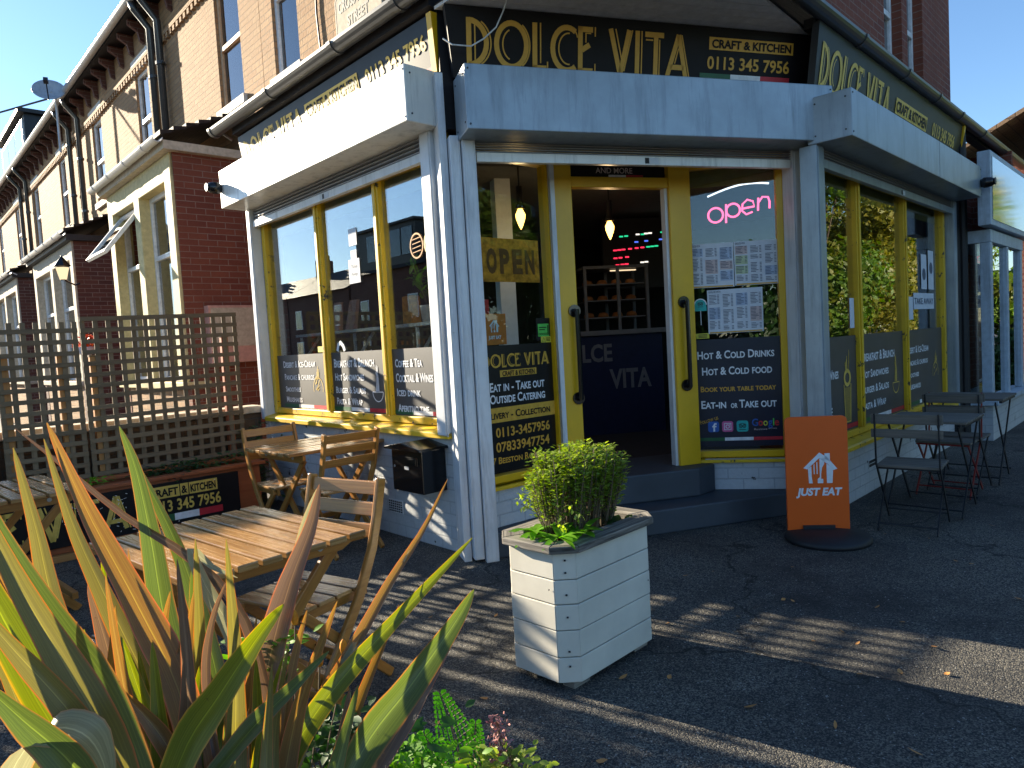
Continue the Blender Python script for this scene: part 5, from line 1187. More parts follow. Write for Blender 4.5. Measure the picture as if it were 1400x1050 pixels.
def make_chair(label, loc, rz):
    t = thing('folding_chair', label, 'chair', loc, rz, 'slatted wooden folding chairs')
    st = [(-.24, .006), (-.10, .20), (.05, .40), (.145, .58), (.19, .72), (.225, .86)]
    prof = strip_profile(st, .046); k = len(st); prof = prof[:k] + [(.232, .878), (.244, .876)] + prof[k:] if 0 else prof
    for x in (-.215, .193): mb = MB(); mb.prism(prof, 'x', x, x + .022); mb.build('stile', 'teak', t, bev=.006)
    for x in (-.19, .168): mb = MB(); mb.bar((x + .011, -.215, .415), (x + .011, .235, .008), .04, .022, (1, 0, 0)); mb.build('rear_leg', 'teak', t, bev=.004)
    mb = MB()
    for i in range(4): y = -.235 + i * .092; mb.box(-.19, .19, y, y + .082, .428, .445, True)
    mb.build('seat', 'teak_top', t, bev=.004)
    for x in (-.165, .143): mb = MB(); mb.box(x, x + .022, -.23, .14, .385, .427, True); mb.build('seat_rail', 'teak', t, bev=.003)
    for z0 in (.62, .705, .79):
        z1 = z0 + .055
        def yat(z):
            for (ya, za), (yb, zb) in zip(st, st[1:]):
                if za <= z <= zb: return ya + (yb - ya) * (z - za) / (zb - za)
            return st[-1][0]
        mb = MB(); ya, yb = yat(z0), yat(z1); mb.hexa([(-.193, ya - .008, z0), (.193, ya - .008, z0), (.193, ya + .008, z0), (-.193, ya + .008, z0), (-.193, yb - .008, z1), (.193, yb - .008, z1), (.193, yb + .008, z1), (-.193, yb + .008, z1)], True); mb.build('back_slat', 'teak', t, bev=.004)
    mb = MB(); mb.bar((-.2, -.17, .095), (.2, -.17, .095), .02, .035); mb.build('stretcher', 'teak', t, bev=.003)
    mb = MB(); mb.bar((-.17, .14, .095), (.17, .14, .095), .02, .035); mb.build('stretcher', 'teak', t, bev=.003)
    return t
tb = make_table('nearest slatted table, sunlit, behind the phormium leaves', (-1.12, 2.65, 0), radians(48.6))
dup(tb, (-1.50, 5.29, 0), radians(-44.5), 'far slatted table against the white brick wall, between two chairs')
dup(tb, (-2.98, 3.95, 0), radians(47), 'slatted table at the left edge in front of the trough')
ch = make_chair('nearest folding chair, its curved back legs full in the sun, at the nearest table', (-.87, 2.86, 0), radians(-32))
dup(ch, (-1.27, 4.95, 0), radians(-137), 'folding chair seen from behind, at the near side of the far table')
dup(ch, (-1.78, 5.33, 0), radians(42.6), 'folding chair on the trough side of the far table, facing the camera')
dup(ch, (-2.72, 3.22, 0), radians(-140), 'folding chair at the left edge, half hidden by phormium leaves')
dup(ch, (-1.48, 2.22, 0), radians(146), 'folding chair on the near side of the nearest table, behind the phormium')

# ---- white timber planter with the bush
UX = (FC.to_3x3() @ Vector((1, 0, 0))); ang = atan2(UX.y, UX.x)
t = thing('timber_planter', 'white painted timber planter with chamfered corners in the middle of the forecourt', 'planter', (.167, 2.68, 0), ang)
Lp, Wp, cf = .635, .375, .066
def octo(e, c=cf): return [(c - e * .4, -e), (Lp - c + e * .4, -e), (Lp + e, c - e * .4), (Lp + e, Wp - c + e * .4), (Lp - c + e * .4, Wp + e), (c - e * .4, Wp + e), (-e, Wp - c + e * .4), (-e, c - e * .4)]
hs = [.03, .135, .245, .35, .45, .56]; rnd = random.Random(4)
for i in range(5):
    mb = MB(); o_ = octo(rnd.uniform(-.003, .003)); inn = octo(-.03); z0, z1 = hs[i] + .002, hs[i + 1] - .002
    for k in range(8):
        a, b, c, d = o_[k], o_[(k + 1) % 8], inn[(k + 1) % 8], inn[k]
        mb.hexa([(a[0], a[1], z0), (b[0], b[1], z0), (c[0], c[1], z0), (d[0], d[1], z0), (a[0], a[1], z1), (b[0], b[1], z1), (c[0], c[1], z1), (d[0], d[1], z1)], True)
    mb.build('board_course', 'planter_white', t, bev=.003)
mb = MB(); mb.prism(octo(-.032), 'z', .04, .545); mb.build('soil', 'soil', t)
mb = MB(); o_, inn = octo(.026, cf), octo(-.07, cf)
for k in range(8):
    a, b, c, d = o_[k], o_[(k + 1) % 8], inn[(k + 1) % 8], inn[k]
    mb.hexa([(a[0], a[1], .562), (b[0], b[1], .562), (c[0], c[1], .562), (d[0], d[1], .562), (a[0], a[1], .592), (b[0], b[1], .592), (c[0], c[1], .592), (d[0], d[1], .592)], True)
mb.build('rim', 'rim_wood', t, bev=.004)
for x, y in ((.1, .06), (.52, .06), (.1, .31), (.52, .31)): mb = MB(); mb.box(x - .05, x + .05, y - .03, y + .03, .0, .03); mb.build('foot', 'rim_wood', t)
mb = MB()
for z in (.10, .16, .30, .39, .48, .53):
    mb.tube([(.035, .028, z), (.0295, .0335, z)], .004, 6); 
for x, y, z in ((.55, -.004, .31), (.56, -.004, .09), (-.004, .09, .41)): mb.lathe([(0, -.003), (.004, 0), (0, .001)], (x, y, z), 8, 'y')
mb.build('nails', 'dark_metal', t)
# bush: many upright stems carrying small leaves towards the top
bu = thing('box_bush', 'clipped leafy bush on bare upright stems in the white planter', 'bush', (.167, 2.68, .54), ang)
rnd = random.Random(11); sm = MB(); lf = MB()
cx, cy = .325, .19
for i in range(250):
    a = rnd.uniform(0, 6.283); r = sqrt(rnd.random()); x = cx + .195 * r * cos(a); y = cy + .095 * r * sin(a)
    fx = cx + .255 * r * cos(a) + rnd.gauss(0, .012); fy = cy + .175 * r * sin(a) + rnd.gauss(0, .012)
    top = (.375 - .05 * r ** 3) + rnd.uniform(-.07, .03); b0 = Vector((x, y, 0)); m_ = Vector(((x + fx) / 2 + rnd.gauss(0, .008), (y + fy) / 2 + rnd.gauss(0, .008), top * .5)); e = Vector((fx, fy, top))
    pts = [b0, m_, e]; sm.tube(pts, [.0035, .003, .0018], 4, False)
    lo = .30 if r > .75 else .5
    for k in range(42):
        u = lo + (1 - lo) * rnd.random() ** .55; p = (b0.lerp(m_, u * 2) if u < .5 else m_.lerp(e, u * 2 - 1)); a2 = rnd.uniform(0, 6.28)
        off = Vector((cos(a2), sin(a2), rnd.uniform(-.1, .9))) * rnd.uniform(.004, .022)
        leafshape(lf, p + off, Vector((cos(a2), sin(a2), rnd.uniform(.0, 1.1))), Vector((rnd.uniform(-.5, .5), rnd.uniform(-.5, .5), 1)), rnd.uniform(.014, .026), rnd.uniform(.010, .015), 2, .3)
for i in range(9):       # a few stray shoots
    a = rnd.uniform(0, 6.28); p = Vector((cx + .25 * cos(a), cy + .16 * sin(a), rnd.uniform(.08, .2))); q = p + Vector((cos(a), sin(a), .6)) * rnd.uniform(.04, .09); sm.tube([p - Vector((cos(a), sin(a), .3)) * .09, p, q], .0018, 4, False)
    for k in range(12): leafshape(lf, p.lerp(q, rnd.uniform(.3, 1.1)) + Vector((rnd.gauss(0, .01), rnd.gauss(0, .01), rnd.gauss(0, .01))), rv(), Vector((0, 0, 1)), .022, .013, 2, .3)
lf.build('foliage', 'leaf_bush', bu, True); sm.build('stems', 'twig', bu)
pr = thing('primrose', 'bright green low primrose leaves at the near end of the white planter', 'plant', (.167, 2.68, .54), ang)
mb = MB()
for c, n in (((.085, .10), 16), ((.10, .25), 18), ((.20, .07), 12)):
    for i in range(n): a = rnd.uniform(0, 6.28); leafshape(mb, (c[0] + .01 * cos(a), c[1] + .01 * sin(a), .06), Vector((cos(a), sin(a), rnd.uniform(.15, .9))), Vector((-cos(a) * .5, -sin(a) * .5, 1)), rnd.uniform(.07, .13), rnd.uniform(.026, .04), 5, .45)
mb.build('foliage', 'leaf_bright', pr, True)
mb = MB()
for i in range(16): a = rnd.uniform(0, 6.28); leafshape(mb, (.42 + rnd.gauss(0, .05), .08 + rnd.gauss(0, .02), .02 + rnd.uniform(0, .05)), Vector((cos(a), sin(a), .5)), (0, 0, 1), .05, .035, 3)
mb.build('foliage', 'leaf_dark', pr, True)

# ---- orange pavement sign
t = thing('pavement_sign', 'orange swing sign with a white house mark on a black rubber base', 'sign', (1.985, 4.61, 0), atan2(4.571 - 4.634, 2.175 - 1.788))
pts = []; hw, hz, r = .196, .80, .035
for cx_, cz_, a in ((hw - r, hz - r, 0), (-hw + r, hz - r, 90)):
    for k in range(6): pts.append((cx_ + r * cos(radians(a + k * 18)), cz_ + r * sin(radians(a + k * 18))))
pts += [(-hw, .035), (hw, .035)]
mb = MB(); mb.prism(pts, 'y', -.012, .012); bd = mb.build('board', 'orange', t, bev=.003)
mb = MB(); house_mark(mb, .02, .355, .205, -.0135); text(mb, 'JUST EAT', -.135, .145, .275, .325, -.0135, .045, False, .18); mb.build('mark', 'white_vinyl', bd)
mb = MB(); mb.lathe([(0, .0), (.26, .0), (.265, .02), (.25, .04), (.10, .055), (0, .055)], (.03, -.10, 0), 36); b = mb.build('base', 'rubber', t, True)
mb = MB(); mb.box(-.10, .10, -.03, .03, .05, .075); mb.build('clamp', 'dark_metal', t)

# ---- bistro sets by the right face
def make_bistro(label, loc, rz):
    t = thing('bistro_chair', label, 'chair', loc, rz, 'folding bistro chairs by the right window')
    for x in (-.195, .195):
        mb = MB(); mb.bar((x, .20, .83), (x, .17, .46), .028, .008, (1, 0, 0)); mb.bar((x, .172, .47), (x, -.22, .01), .024, .008, (1, 0, 0)); mb.build('long_leg', 'iron', t)
        mb = MB(); mb.bar((x * .93, -.19, .435), (x * .93, .24, .01), .022, .008, (1, 0, 0)); mb.build('short_leg', 'iron', t)
    mb = MB()
    for i in range(5): y = -.20 + i * .073; mb.box(-.20, .20, y, y + .062, .442, .460, True)
    mb.build('seat', 'grey_wood', t, bev=.003)
    for y in (-.19, .13): mb = MB(); mb.bar((-.19, y, .434), (.19, y, .434), .02, .012); mb.build('seat_bar', 'iron', t)
    for z0, z1 in ((.66, .72), (.755, .825)): mb = MB(); mb.hexa([(-.22, .176, z0), (.22, .176, z0), (.22, .194, z0), (-.22, .194, z0), (-.22, .180, z1), (.22, .180, z1), (.22, .198, z1), (-.22, .198, z1)], True); mb.build('back_slat', 'grey_wood', t, bev=.004)
    mb = MB(); mb.tube([(-.195, -.165, .075), (.195, -.165, .075)], .006, 6); mb.build('stretcher', 'iron', t); mb = MB(); mb.tube([(-.18, .20, .05), (.18, .20, .05)], .006, 6); mb.build('stretcher', 'iron', t)
    return t
def make_bistro_table(label, loc, rz):
    t = thing('bistro_table', label, 'table', loc, rz, 'folding bistro tables by the right window')
    mb = MB()
    for i in range(8): x = -.29 + i * .0735; mb.box(x, x + .064, -.29, .29, .70, .718, True)
    mb.build('tabletop', 'grey_wood', t, bev=.003)
    for y in (-.27, .27): mb = MB(); mb.bar((-.28, y, .69), (.28, y, .69), .02, .018); mb.build('rail', 'iron', t)
    for s in (1, -1):
        for y in (-.25 * (1 if s > 0 else .92), .25 * (1 if s > 0 else .92)): mb = MB(); mb.bar((-.27 * s, y, .01), (.26 * s, y, .68), .022, .009, (0, 1, 0)); mb.build('leg', 'iron', t)
        mb = MB(); mb.tube([(-.25 * s, -.25, .06), (-.25 * s, .25, .06)], .006, 6); mb.build('stretcher', 'iron', t)
    return t
bt = make_bistro_table('nearer grey slatted bistro table, by the low sill of the right face', (3.06, 5.12, 0), aC * -1 + pi / 2)
dup(bt, (3.95, 6.05, 0), aC * -1 + pi / 2, 'farther grey slatted bistro table, next to the neighbouring shop')
bt.scale = (.95, .95, .95)
bc = make_bistro('nearest bistro chair with a black frame, its back to the camera', (2.67, 4.70, 0), radians(141))
bc.scale = (.95, .95, .95)
dup(bc, (3.46, 5.56, 0), radians(-46), 'bistro chair with a red frame at the far side of the nearer bistro table', {'iron': 'red_iron'})
dup(bc, (3.62, 5.70, 0), radians(135), 'bistro chair with a black frame between the two bistro tables')
# fallen leaves and litter on the forecourt
rnd = random.Random(21); mb = MB()
for i in range(70):
    x, y = rnd.uniform(-.6, 4.5), rnd.uniform(1.9, 5.2)
    if i < 24: x, y = rnd.uniform(.5, 3), rnd.uniform(2.1, 3.6)
    a = rnd.uniform(0, 6.28); leafshape(mb, (x, y, .006), Vector((cos(a), sin(a), .1)), Vector((rnd.gauss(0, .2), rnd.gauss(0, .2), 1)), rnd.uniform(.02, .05), rnd.uniform(.012, .028), 3, -.2)
o = mb.build('leaf_litter', 'post_orange', None); o['kind'] = 'stuff'

# ------------------------------------------------------------------ the neighbouring shop on the right
nb = thing('neighbour_shop', 'next shop with blue grey window posts, white brick base and a blank light box', 'shop', FC @ Vector((4.6, 0, 0)))
R = rel(nb, FC)
mb = MB(R); mb.box(3.60, 5.55, -.30, .25, 0, .40); mb.build('stall_riser', 'white_brick', nb)
mb = MB(R); mb.box(3.50, 5.62, -.37, .20, .402, .455); mb.build('sill', 'blue_frame', nb, bev=.006)
mb = MB(R)
for x0, x1, y0, y1 in ((3.60, 3.72, -.30, -.20), (4.52, 4.62, -.30, -.20), (5.40, 5.52, -.30, -.20), (3.60, 3.70, .12, .22)): mb.box(x0, x1, y0, y1, .457, 2.20)
mb.box(3.60, 5.55, -.305, .22, 2.202, 2.34); mb.build('window_frame', 'blue_frame', nb, bev=.006)
mb = MB(R); mb.box(3.725, 4.515, -.26, -.254, .46, 2.2); mb.box(4.625, 5.395, -.26, -.254, .46, 2.2); mb.box(3.65, 3.656, -.195, .115, .46, 2.2); mb.build('glass', 'glass_shop', nb)
mb = MB(R); mb.box(3.32, 6.2, -.36, -.24, 2.36, 3.14); bx = mb.build('light_box', 'blue_frame', nb, bev=.006)
mb = MB(R); mb.box(3.40, 6.1, -.366, -.361, 2.42, 3.08); mb.build('face', 'lightbox_face', bx)
mb = MB(R); mb.box(3.45, 5.55, .25, .30, 0, 3.5); mb.box(5.53, 5.60, -.2, 3, 0, 3.5); mb.build('wall', 'brick_red', nb)
mb = MB(R); mb.box(3.62, 5.5, 2.4, 2.5, .2, 2.4); mb.build('room_back', 'room_dark', nb)
mb = MB(R); mb.tube([(3.50, -.06, 0), (3.50, -.06, 3.4)], .05, 10); tag(mb.build('rain_pipe', 'black_matt', None), 'black rain pipe between the cafe and the neighbouring shop', 'pipe').location = nb.location
t, R = wthing('wheelie_bin', 'green bin seen in the neighbouring shop window', 'bin', FC, (4.6, .6, .2)); mb = MB(R); mb.box(4.3, 4.8, .3, .8, .2, 1.0); mb.build('bin_body', 'flag_green', t, bev=.02); mb = MB(R); mb.box(4.27, 4.83, .27, .83, 1.0, 1.06); mb.build('lid', 'flag_green', t, bev=.01)
# farther shop and its roof up the street
t = thing('far_shop', 'orange fronted shop with a dark red sign farther along the main road', 'shop', (16.0, 19.5, 0))
F = frame((13.2, 17.6, 0), (sin(aC), cos(aC), 0)); R = rel(t, F)
wall_with_holes(R, 0, 9, 0, 4.0, 0, .3, [(1.0, 3.6, .6, 2.6), (4.4, 8, .6, 2.6)], 'brick_buff', t)
mb = MB(R); mb.box(.3, 8.7, -.12, -.002, 2.7, 3.6); mb.build('sign', 'orange_dim', t); mb = MB(R); mb.box(.5, 8.5, -.06, -.004, .1, .58); mb.box(.9, 8.1, .2, .25, .6, 2.6); mb.build('shopfront', 'red_iron', t)
mb = MB(R); mb.hexa([(-.3, -.4, 4.0), (9.3, -.4, 4.0), (9.3, 3.5, 5.2), (-.3, 3.5, 5.2), (-.3, -.4, 4.1), (9.3, -.4, 4.1), (9.3, 3.5, 5.3), (-.3, 3.5, 5.3)]); mb.build('roof', 'roof_tile_warm', t)
mb = MB(R); mb.box(0, 9, 3.2, 3.5, 0, 5.0); mb.build('back_wall', 'brick_red', t)
t = thing('street_house', 'house with a sunlit tiled roof showing above the right gutter', 'house', (12.2, 14.4, 0)); q = at(1392, 226, 17); F = frame((q.x, q.y, 0), (sin(aC), cos(aC), 0)) @ TR((0, -4.0, q.z - 5.1)); R = rel(t, F)
mb = MB(R); mb.box(0, 5, 1.4, 6, -1, 5.1); mb.build('wall', 'brick_red', t); mb = MB(R); mb.hexa([(-.2, 1.1, 5.1), (5.2, 1.1, 5.1), (5.2, 3.8, 6.3), (-.2, 3.8, 6.3), (-.2, 1.1, 5.2), (5.2, 1.1, 5.2), (5.2, 3.8, 6.4), (-.2, 3.8, 6.4)]); mb.hexa([(-.2, 3.81, 6.3), (5.2, 3.81, 6.3), (5.2, 6.3, 5.1), (-.2, 6.3, 5.1), (-.2, 3.81, 6.4), (5.2, 3.81, 6.4), (5.2, 6.3, 5.2), (-.2, 6.3, 5.2)]); mb.build('roof', 'roof_tile_warm', t)

# ------------------------------------------------------------------ trees across the main road, houses across the side street
def make_tree(name, label, loc, h, rad, n, mat, group, seed, leaf=.16, low=.5, trunk_r=.16):
    rnd = random.Random(seed); t = thing(name, label, 'tree' if h > 2.4 else 'hedge', loc, rnd.uniform(0, 6), group)
    mb = MB(); mb.tube([(0, 0, 0), (.05 * h * .1, .02, h * .3), (.02, .05, h * .6), (.0, .0, h * .85)], [trunk_r, trunk_r * .8, trunk_r * .5, .03], 9)
    blobs = []
    for i in range(16):
        a = rnd.uniform(0, 6.28); r = rad * sqrt(rnd.random()) * .72; z = h * (low + (1 - low) * rnd.random() ** .8) - .1 * h; s = rad * rnd.uniform(.32, .58) * (1 - .35 * (z / h)); c = Vector((r * cos(a), r * sin(a), z)); blobs.append((c, s))
        mb.tube([(0, 0, h * low * .6 + z * .2), tuple(c * .55 + Vector((0, 0, .02 * h))), tuple(c)], [trunk_r * .45, trunk_r * .25, .02], 6)
    mb.build('trunk', 'bark', t, True)
    lf = MB()
    for i in range(n):
        c, s = rnd.choice(blobs); d = Vector((rnd.gauss(0, 1), rnd.gauss(0, 1), rnd.gauss(0, .8))).normalized(); p = c + d * s * (rnd.random() ** .35) * rnd.uniform(.85, 1.15)
        if p.z < .15: continue
        u = (d + Vector((rnd.gauss(0, .6), rnd.gauss(0, .6), rnd.gauss(0, .6)))).normalized(); v = u.orthogonal(); v.rotate(Matrix.Rotation(rnd.uniform(0, 6.28), 3, u)); w = u.cross(v); k = leaf * rnd.uniform(.6, 1.3)
        lf.face([p - v * k, p + w * k * .5, p + v * k, p - w * k * .5], [(0, 0), (1, 0), (1, 1), (0, 1)])
    lf.build('crown', mat, t); return t
gp = 'trees across the main road'
for i, (tt, off, h, r, n, mat, lab) in enumerate(((13, 10, 7.5, 3.4, 15000, 'leaf_tree', 'nearest broad tree reflected in the right windows'), (19, 11, 8.5, 3.8, 15000, 'leaf_tree', 'second tree across the main road'), (25.5, 10.5, 9.5, 4.2, 15000, 'leaf_tree', 'third tree across the main road'), (33, 12, 10.5, 4.8, 15000, 'leaf_yellow', 'yellowing tree across the main road'), (42, 12, 11, 5, 13000, 'leaf_tree', 'fifth tree across the main road'), (52, 13, 12, 5.4, 13000, 'leaf_yellow', 'farthest yellow tree across the main road'), (7, 11, 6.0, 2.9, 7000, 'leaf_tree', 'small tree opposite the cafe door'), (1, 14, 5.0, 2.6, 6000, 'leaf_tree', 'low tree opposite the corner'))):
    p = FC @ Vector((tt, -off, 0)); make_tree('street_tree', lab, p, h, r * 1.1, int(n * 2.4), mat, gp, 30 + i, .105, .2)
for i, (x, y, h, lab) in enumerate(((-8, -21, 4.4, 'left of the dark trees behind the forecourt'), (-3.5, -23, 4.8, 'second of the dark trees behind the forecourt'), (1.2, -21, 4.2, 'third of the dark trees behind the forecourt'), (6, -22, 4.6, 'right of the dark trees behind the forecourt'))):
    make_tree('garden_tree', lab, (x, y, 0), h, 2.9, 6000, 'leaf_dark', 'dark trees behind the forecourt', 80 + i, .16, .12)
for i, (tt, off, h, r, lab) in enumerate(((15.5, 2.0, 2.6, 1.1, 'clipped hedge beside the neighbouring shop'), (8.0, .7, 1.15, .55, 'dark low bush at the right edge by the neighbouring shop'))):
    p = FC @ Vector((tt, -off, 0)); make_tree('hedge_bush', lab, p, h, r, 3500, 'leaf_dark' if i else 'leaf_tree', 'bushes along the main road', 60 + i, .05 if i else .1, .25, .05)
for i, (sA, L, hh, lab, dorm) in enumerate(((20, 9, 5.2, 'first house across the side street', 0), (29.2, 8.5, 6.2, 'house with a glazed attic across the side street', 1), (38, 9, 5.6, 'third house across the side street', 0), (47.2, 9, 5.6, 'fourth house across the side street', 0), (57, 10, 5.8, 'farthest house across the side street', 0))):
    F = FA @ Matrix.Translation((-sA, -21, 0)) @ Matrix.Rotation(pi, 4, 'Z'); t, R = wthing('opposite_house', lab, 'house', F, (L / 2, 0, 0), 'houses across the side street')
    wins = [(.9, 1.9, .9, 2.3), (L - 2.2, L - 1.2, .9, 2.3), (.9, 1.9, 3.2, 4.6), (L - 2.2, L - 1.2, 3.2, 4.6)]
    mb = MB(R); mb.box(0, L, 0, 7, 0, hh); mb.build('wall', 'brick_dark', t)
    for a, b, c, d in wins: mb = MB(R); mb.box(a, b, -.05, -.004, c, d); w = mb.build('window', 'upvc', t); mb = MB(R); mb.box(a + .06, b - .06, -.06, -.052, c + .06, d - .06); mb.build('pane', 'glass_house', w)
    mb = MB(R); mb.prism([(-.3, hh), (7.3, hh), (3.5, hh + 2.0)], 'x', -.05, L + .05); mb.build('roof', 'roof_tile', t)
    mb = MB(R); mb.box(.1, .8, 3, 4.2, hh + 1, hh + 3.1); ch_ = mb.build('chimney', 'brick_dark', t); mb = MB(R)
    for k in range(3): mb.lathe([(.13, hh + 3.1), (.11, hh + 3.55), (.0, hh + 3.55)], (.45, 3.2 + k * .4, 0), 10)
    mb.build('pots', 'roof_tile', ch_)
    if dorm:
        mb = MB(R); mb.box(1.2, L - .6, .3, 4.5, hh + .3, hh + 2.7); dd = mb.build('attic', 'sign_grey', t); mb = MB(R); mb.box(1.0, L - .4, .1, 4.7, hh + 2.702, hh + 2.85); mb.build('flat_roof', 'black_matt', dd); mb = MB(R)
        for k in range(4): mb.box(1.5 + k * 1.3, 2.65 + k * 1.3, .26, .297, hh + .8, hh + 2.4)
        mb.build('pane', 'glass_house', dd)

# ------------------------------------------------------------------ the raised bed and the phormium in the foreground
t = thing('raised_bed', 'low timber raised bed holding the phormium and ferns', 'planter', (-.55, .85, 0))
bx0, bx1, by0, by1 = -1.35, .52, -.65, .55
mb = MB(); mb.box(bx0, bx1, by1 - .05, by1, 0, .36, True); mb.box(bx0, bx1, by0, by0 + .05, 0, .36, True); mb.box(bx0, bx0 + .05, by0 + .05, by1 - .05, 0, .36, True); mb.box(bx1 - .05, bx1, by0 + .05, by1 - .05, 0, .36, True); mb.build('sleeper', 'rim_wood', t, bev=.008)
mb = MB(); mb.box(bx0 + .05, bx1 - .05, by0 + .05, by1 - .05, 0, .33); mb.build('soil', 'soil', t)

ph = thing('phormium', 'big phormium with orange edged green and bronze sword leaves in the foreground', 'plant', (0, 0, 0))
cnt = [0]
def blade(pts, w, mat, tw=0.0, fold=.22, k=18, tail=.62, side=None):
    """sword leaf along points (photograph x, y and distance), tip first; w is its width in metres"""
    P = [at(*p) for p in pts]; n = len(P)
    def cr(u):
        x = u * (n - 1); i = min(int(x), n - 2); f = x - i; p0, p1, p2, p3 = P[max(i - 1, 0)], P[i], P[i + 1], P[min(i + 2, n - 1)]
        return .5 * ((2 * p1) + (p2 - p0) * f + (2 * p0 - 5 * p1 + 4 * p2 - p3) * f * f + (3 * p1 - p0 - 3 * p2 + p3) * f ** 3)
    mb = MB(); b = 0
    for i in range(k + 1):
        u = i / k; c = cr(u); d = (cr(min(1, u + .02)) - cr(max(0, u - .02))).normalized()
        view = (c - Vector((0, 0, EYE))).normalized(); s = d.cross(view).normalized() if side is None else (Vector(side) - d * d.dot(Vector(side))).normalized(); q = Matrix.Rotation(.6 * tw + .4 * tw * u, 3, d); s.rotate(q); nn = s.cross(d)
        ww = w * .48 * min(1, (u / tail) ** .8 + .03) * (1 - .25 * max(0, u - .7) / .3)
        ww *= 1 + .03 * sin(u * 23 + cnt[0])
        mb.v += [c - s * ww - nn * ww * fold, c - s * ww * .5, c + nn * ww * fold * .6, c + s * ww * .5, c + s * ww - nn * ww * fold]
    for i in range(k):
        for j in range(4):
            a = i * 5 + j; mb.f.append((a, a + 1, a + 6, a + 5)); mb.mi.append(0); U = (0, .25, .5, .75, 1); mb.uv += [(U[j], i / k), (U[j + 1], i / k), (U[j + 1], (i + 1) / k), (U[j], (i + 1) / k)]
    o = mb.build('leaf', mat, ph, True); cnt[0] += 1
    return o
Ol = 'phormium_olive'
G, O_, Pp, Lm, Pl = 'phormium_green', 'phormium_orange', 'phormium_purple', 'phormium_lime', 'phormium_pale'
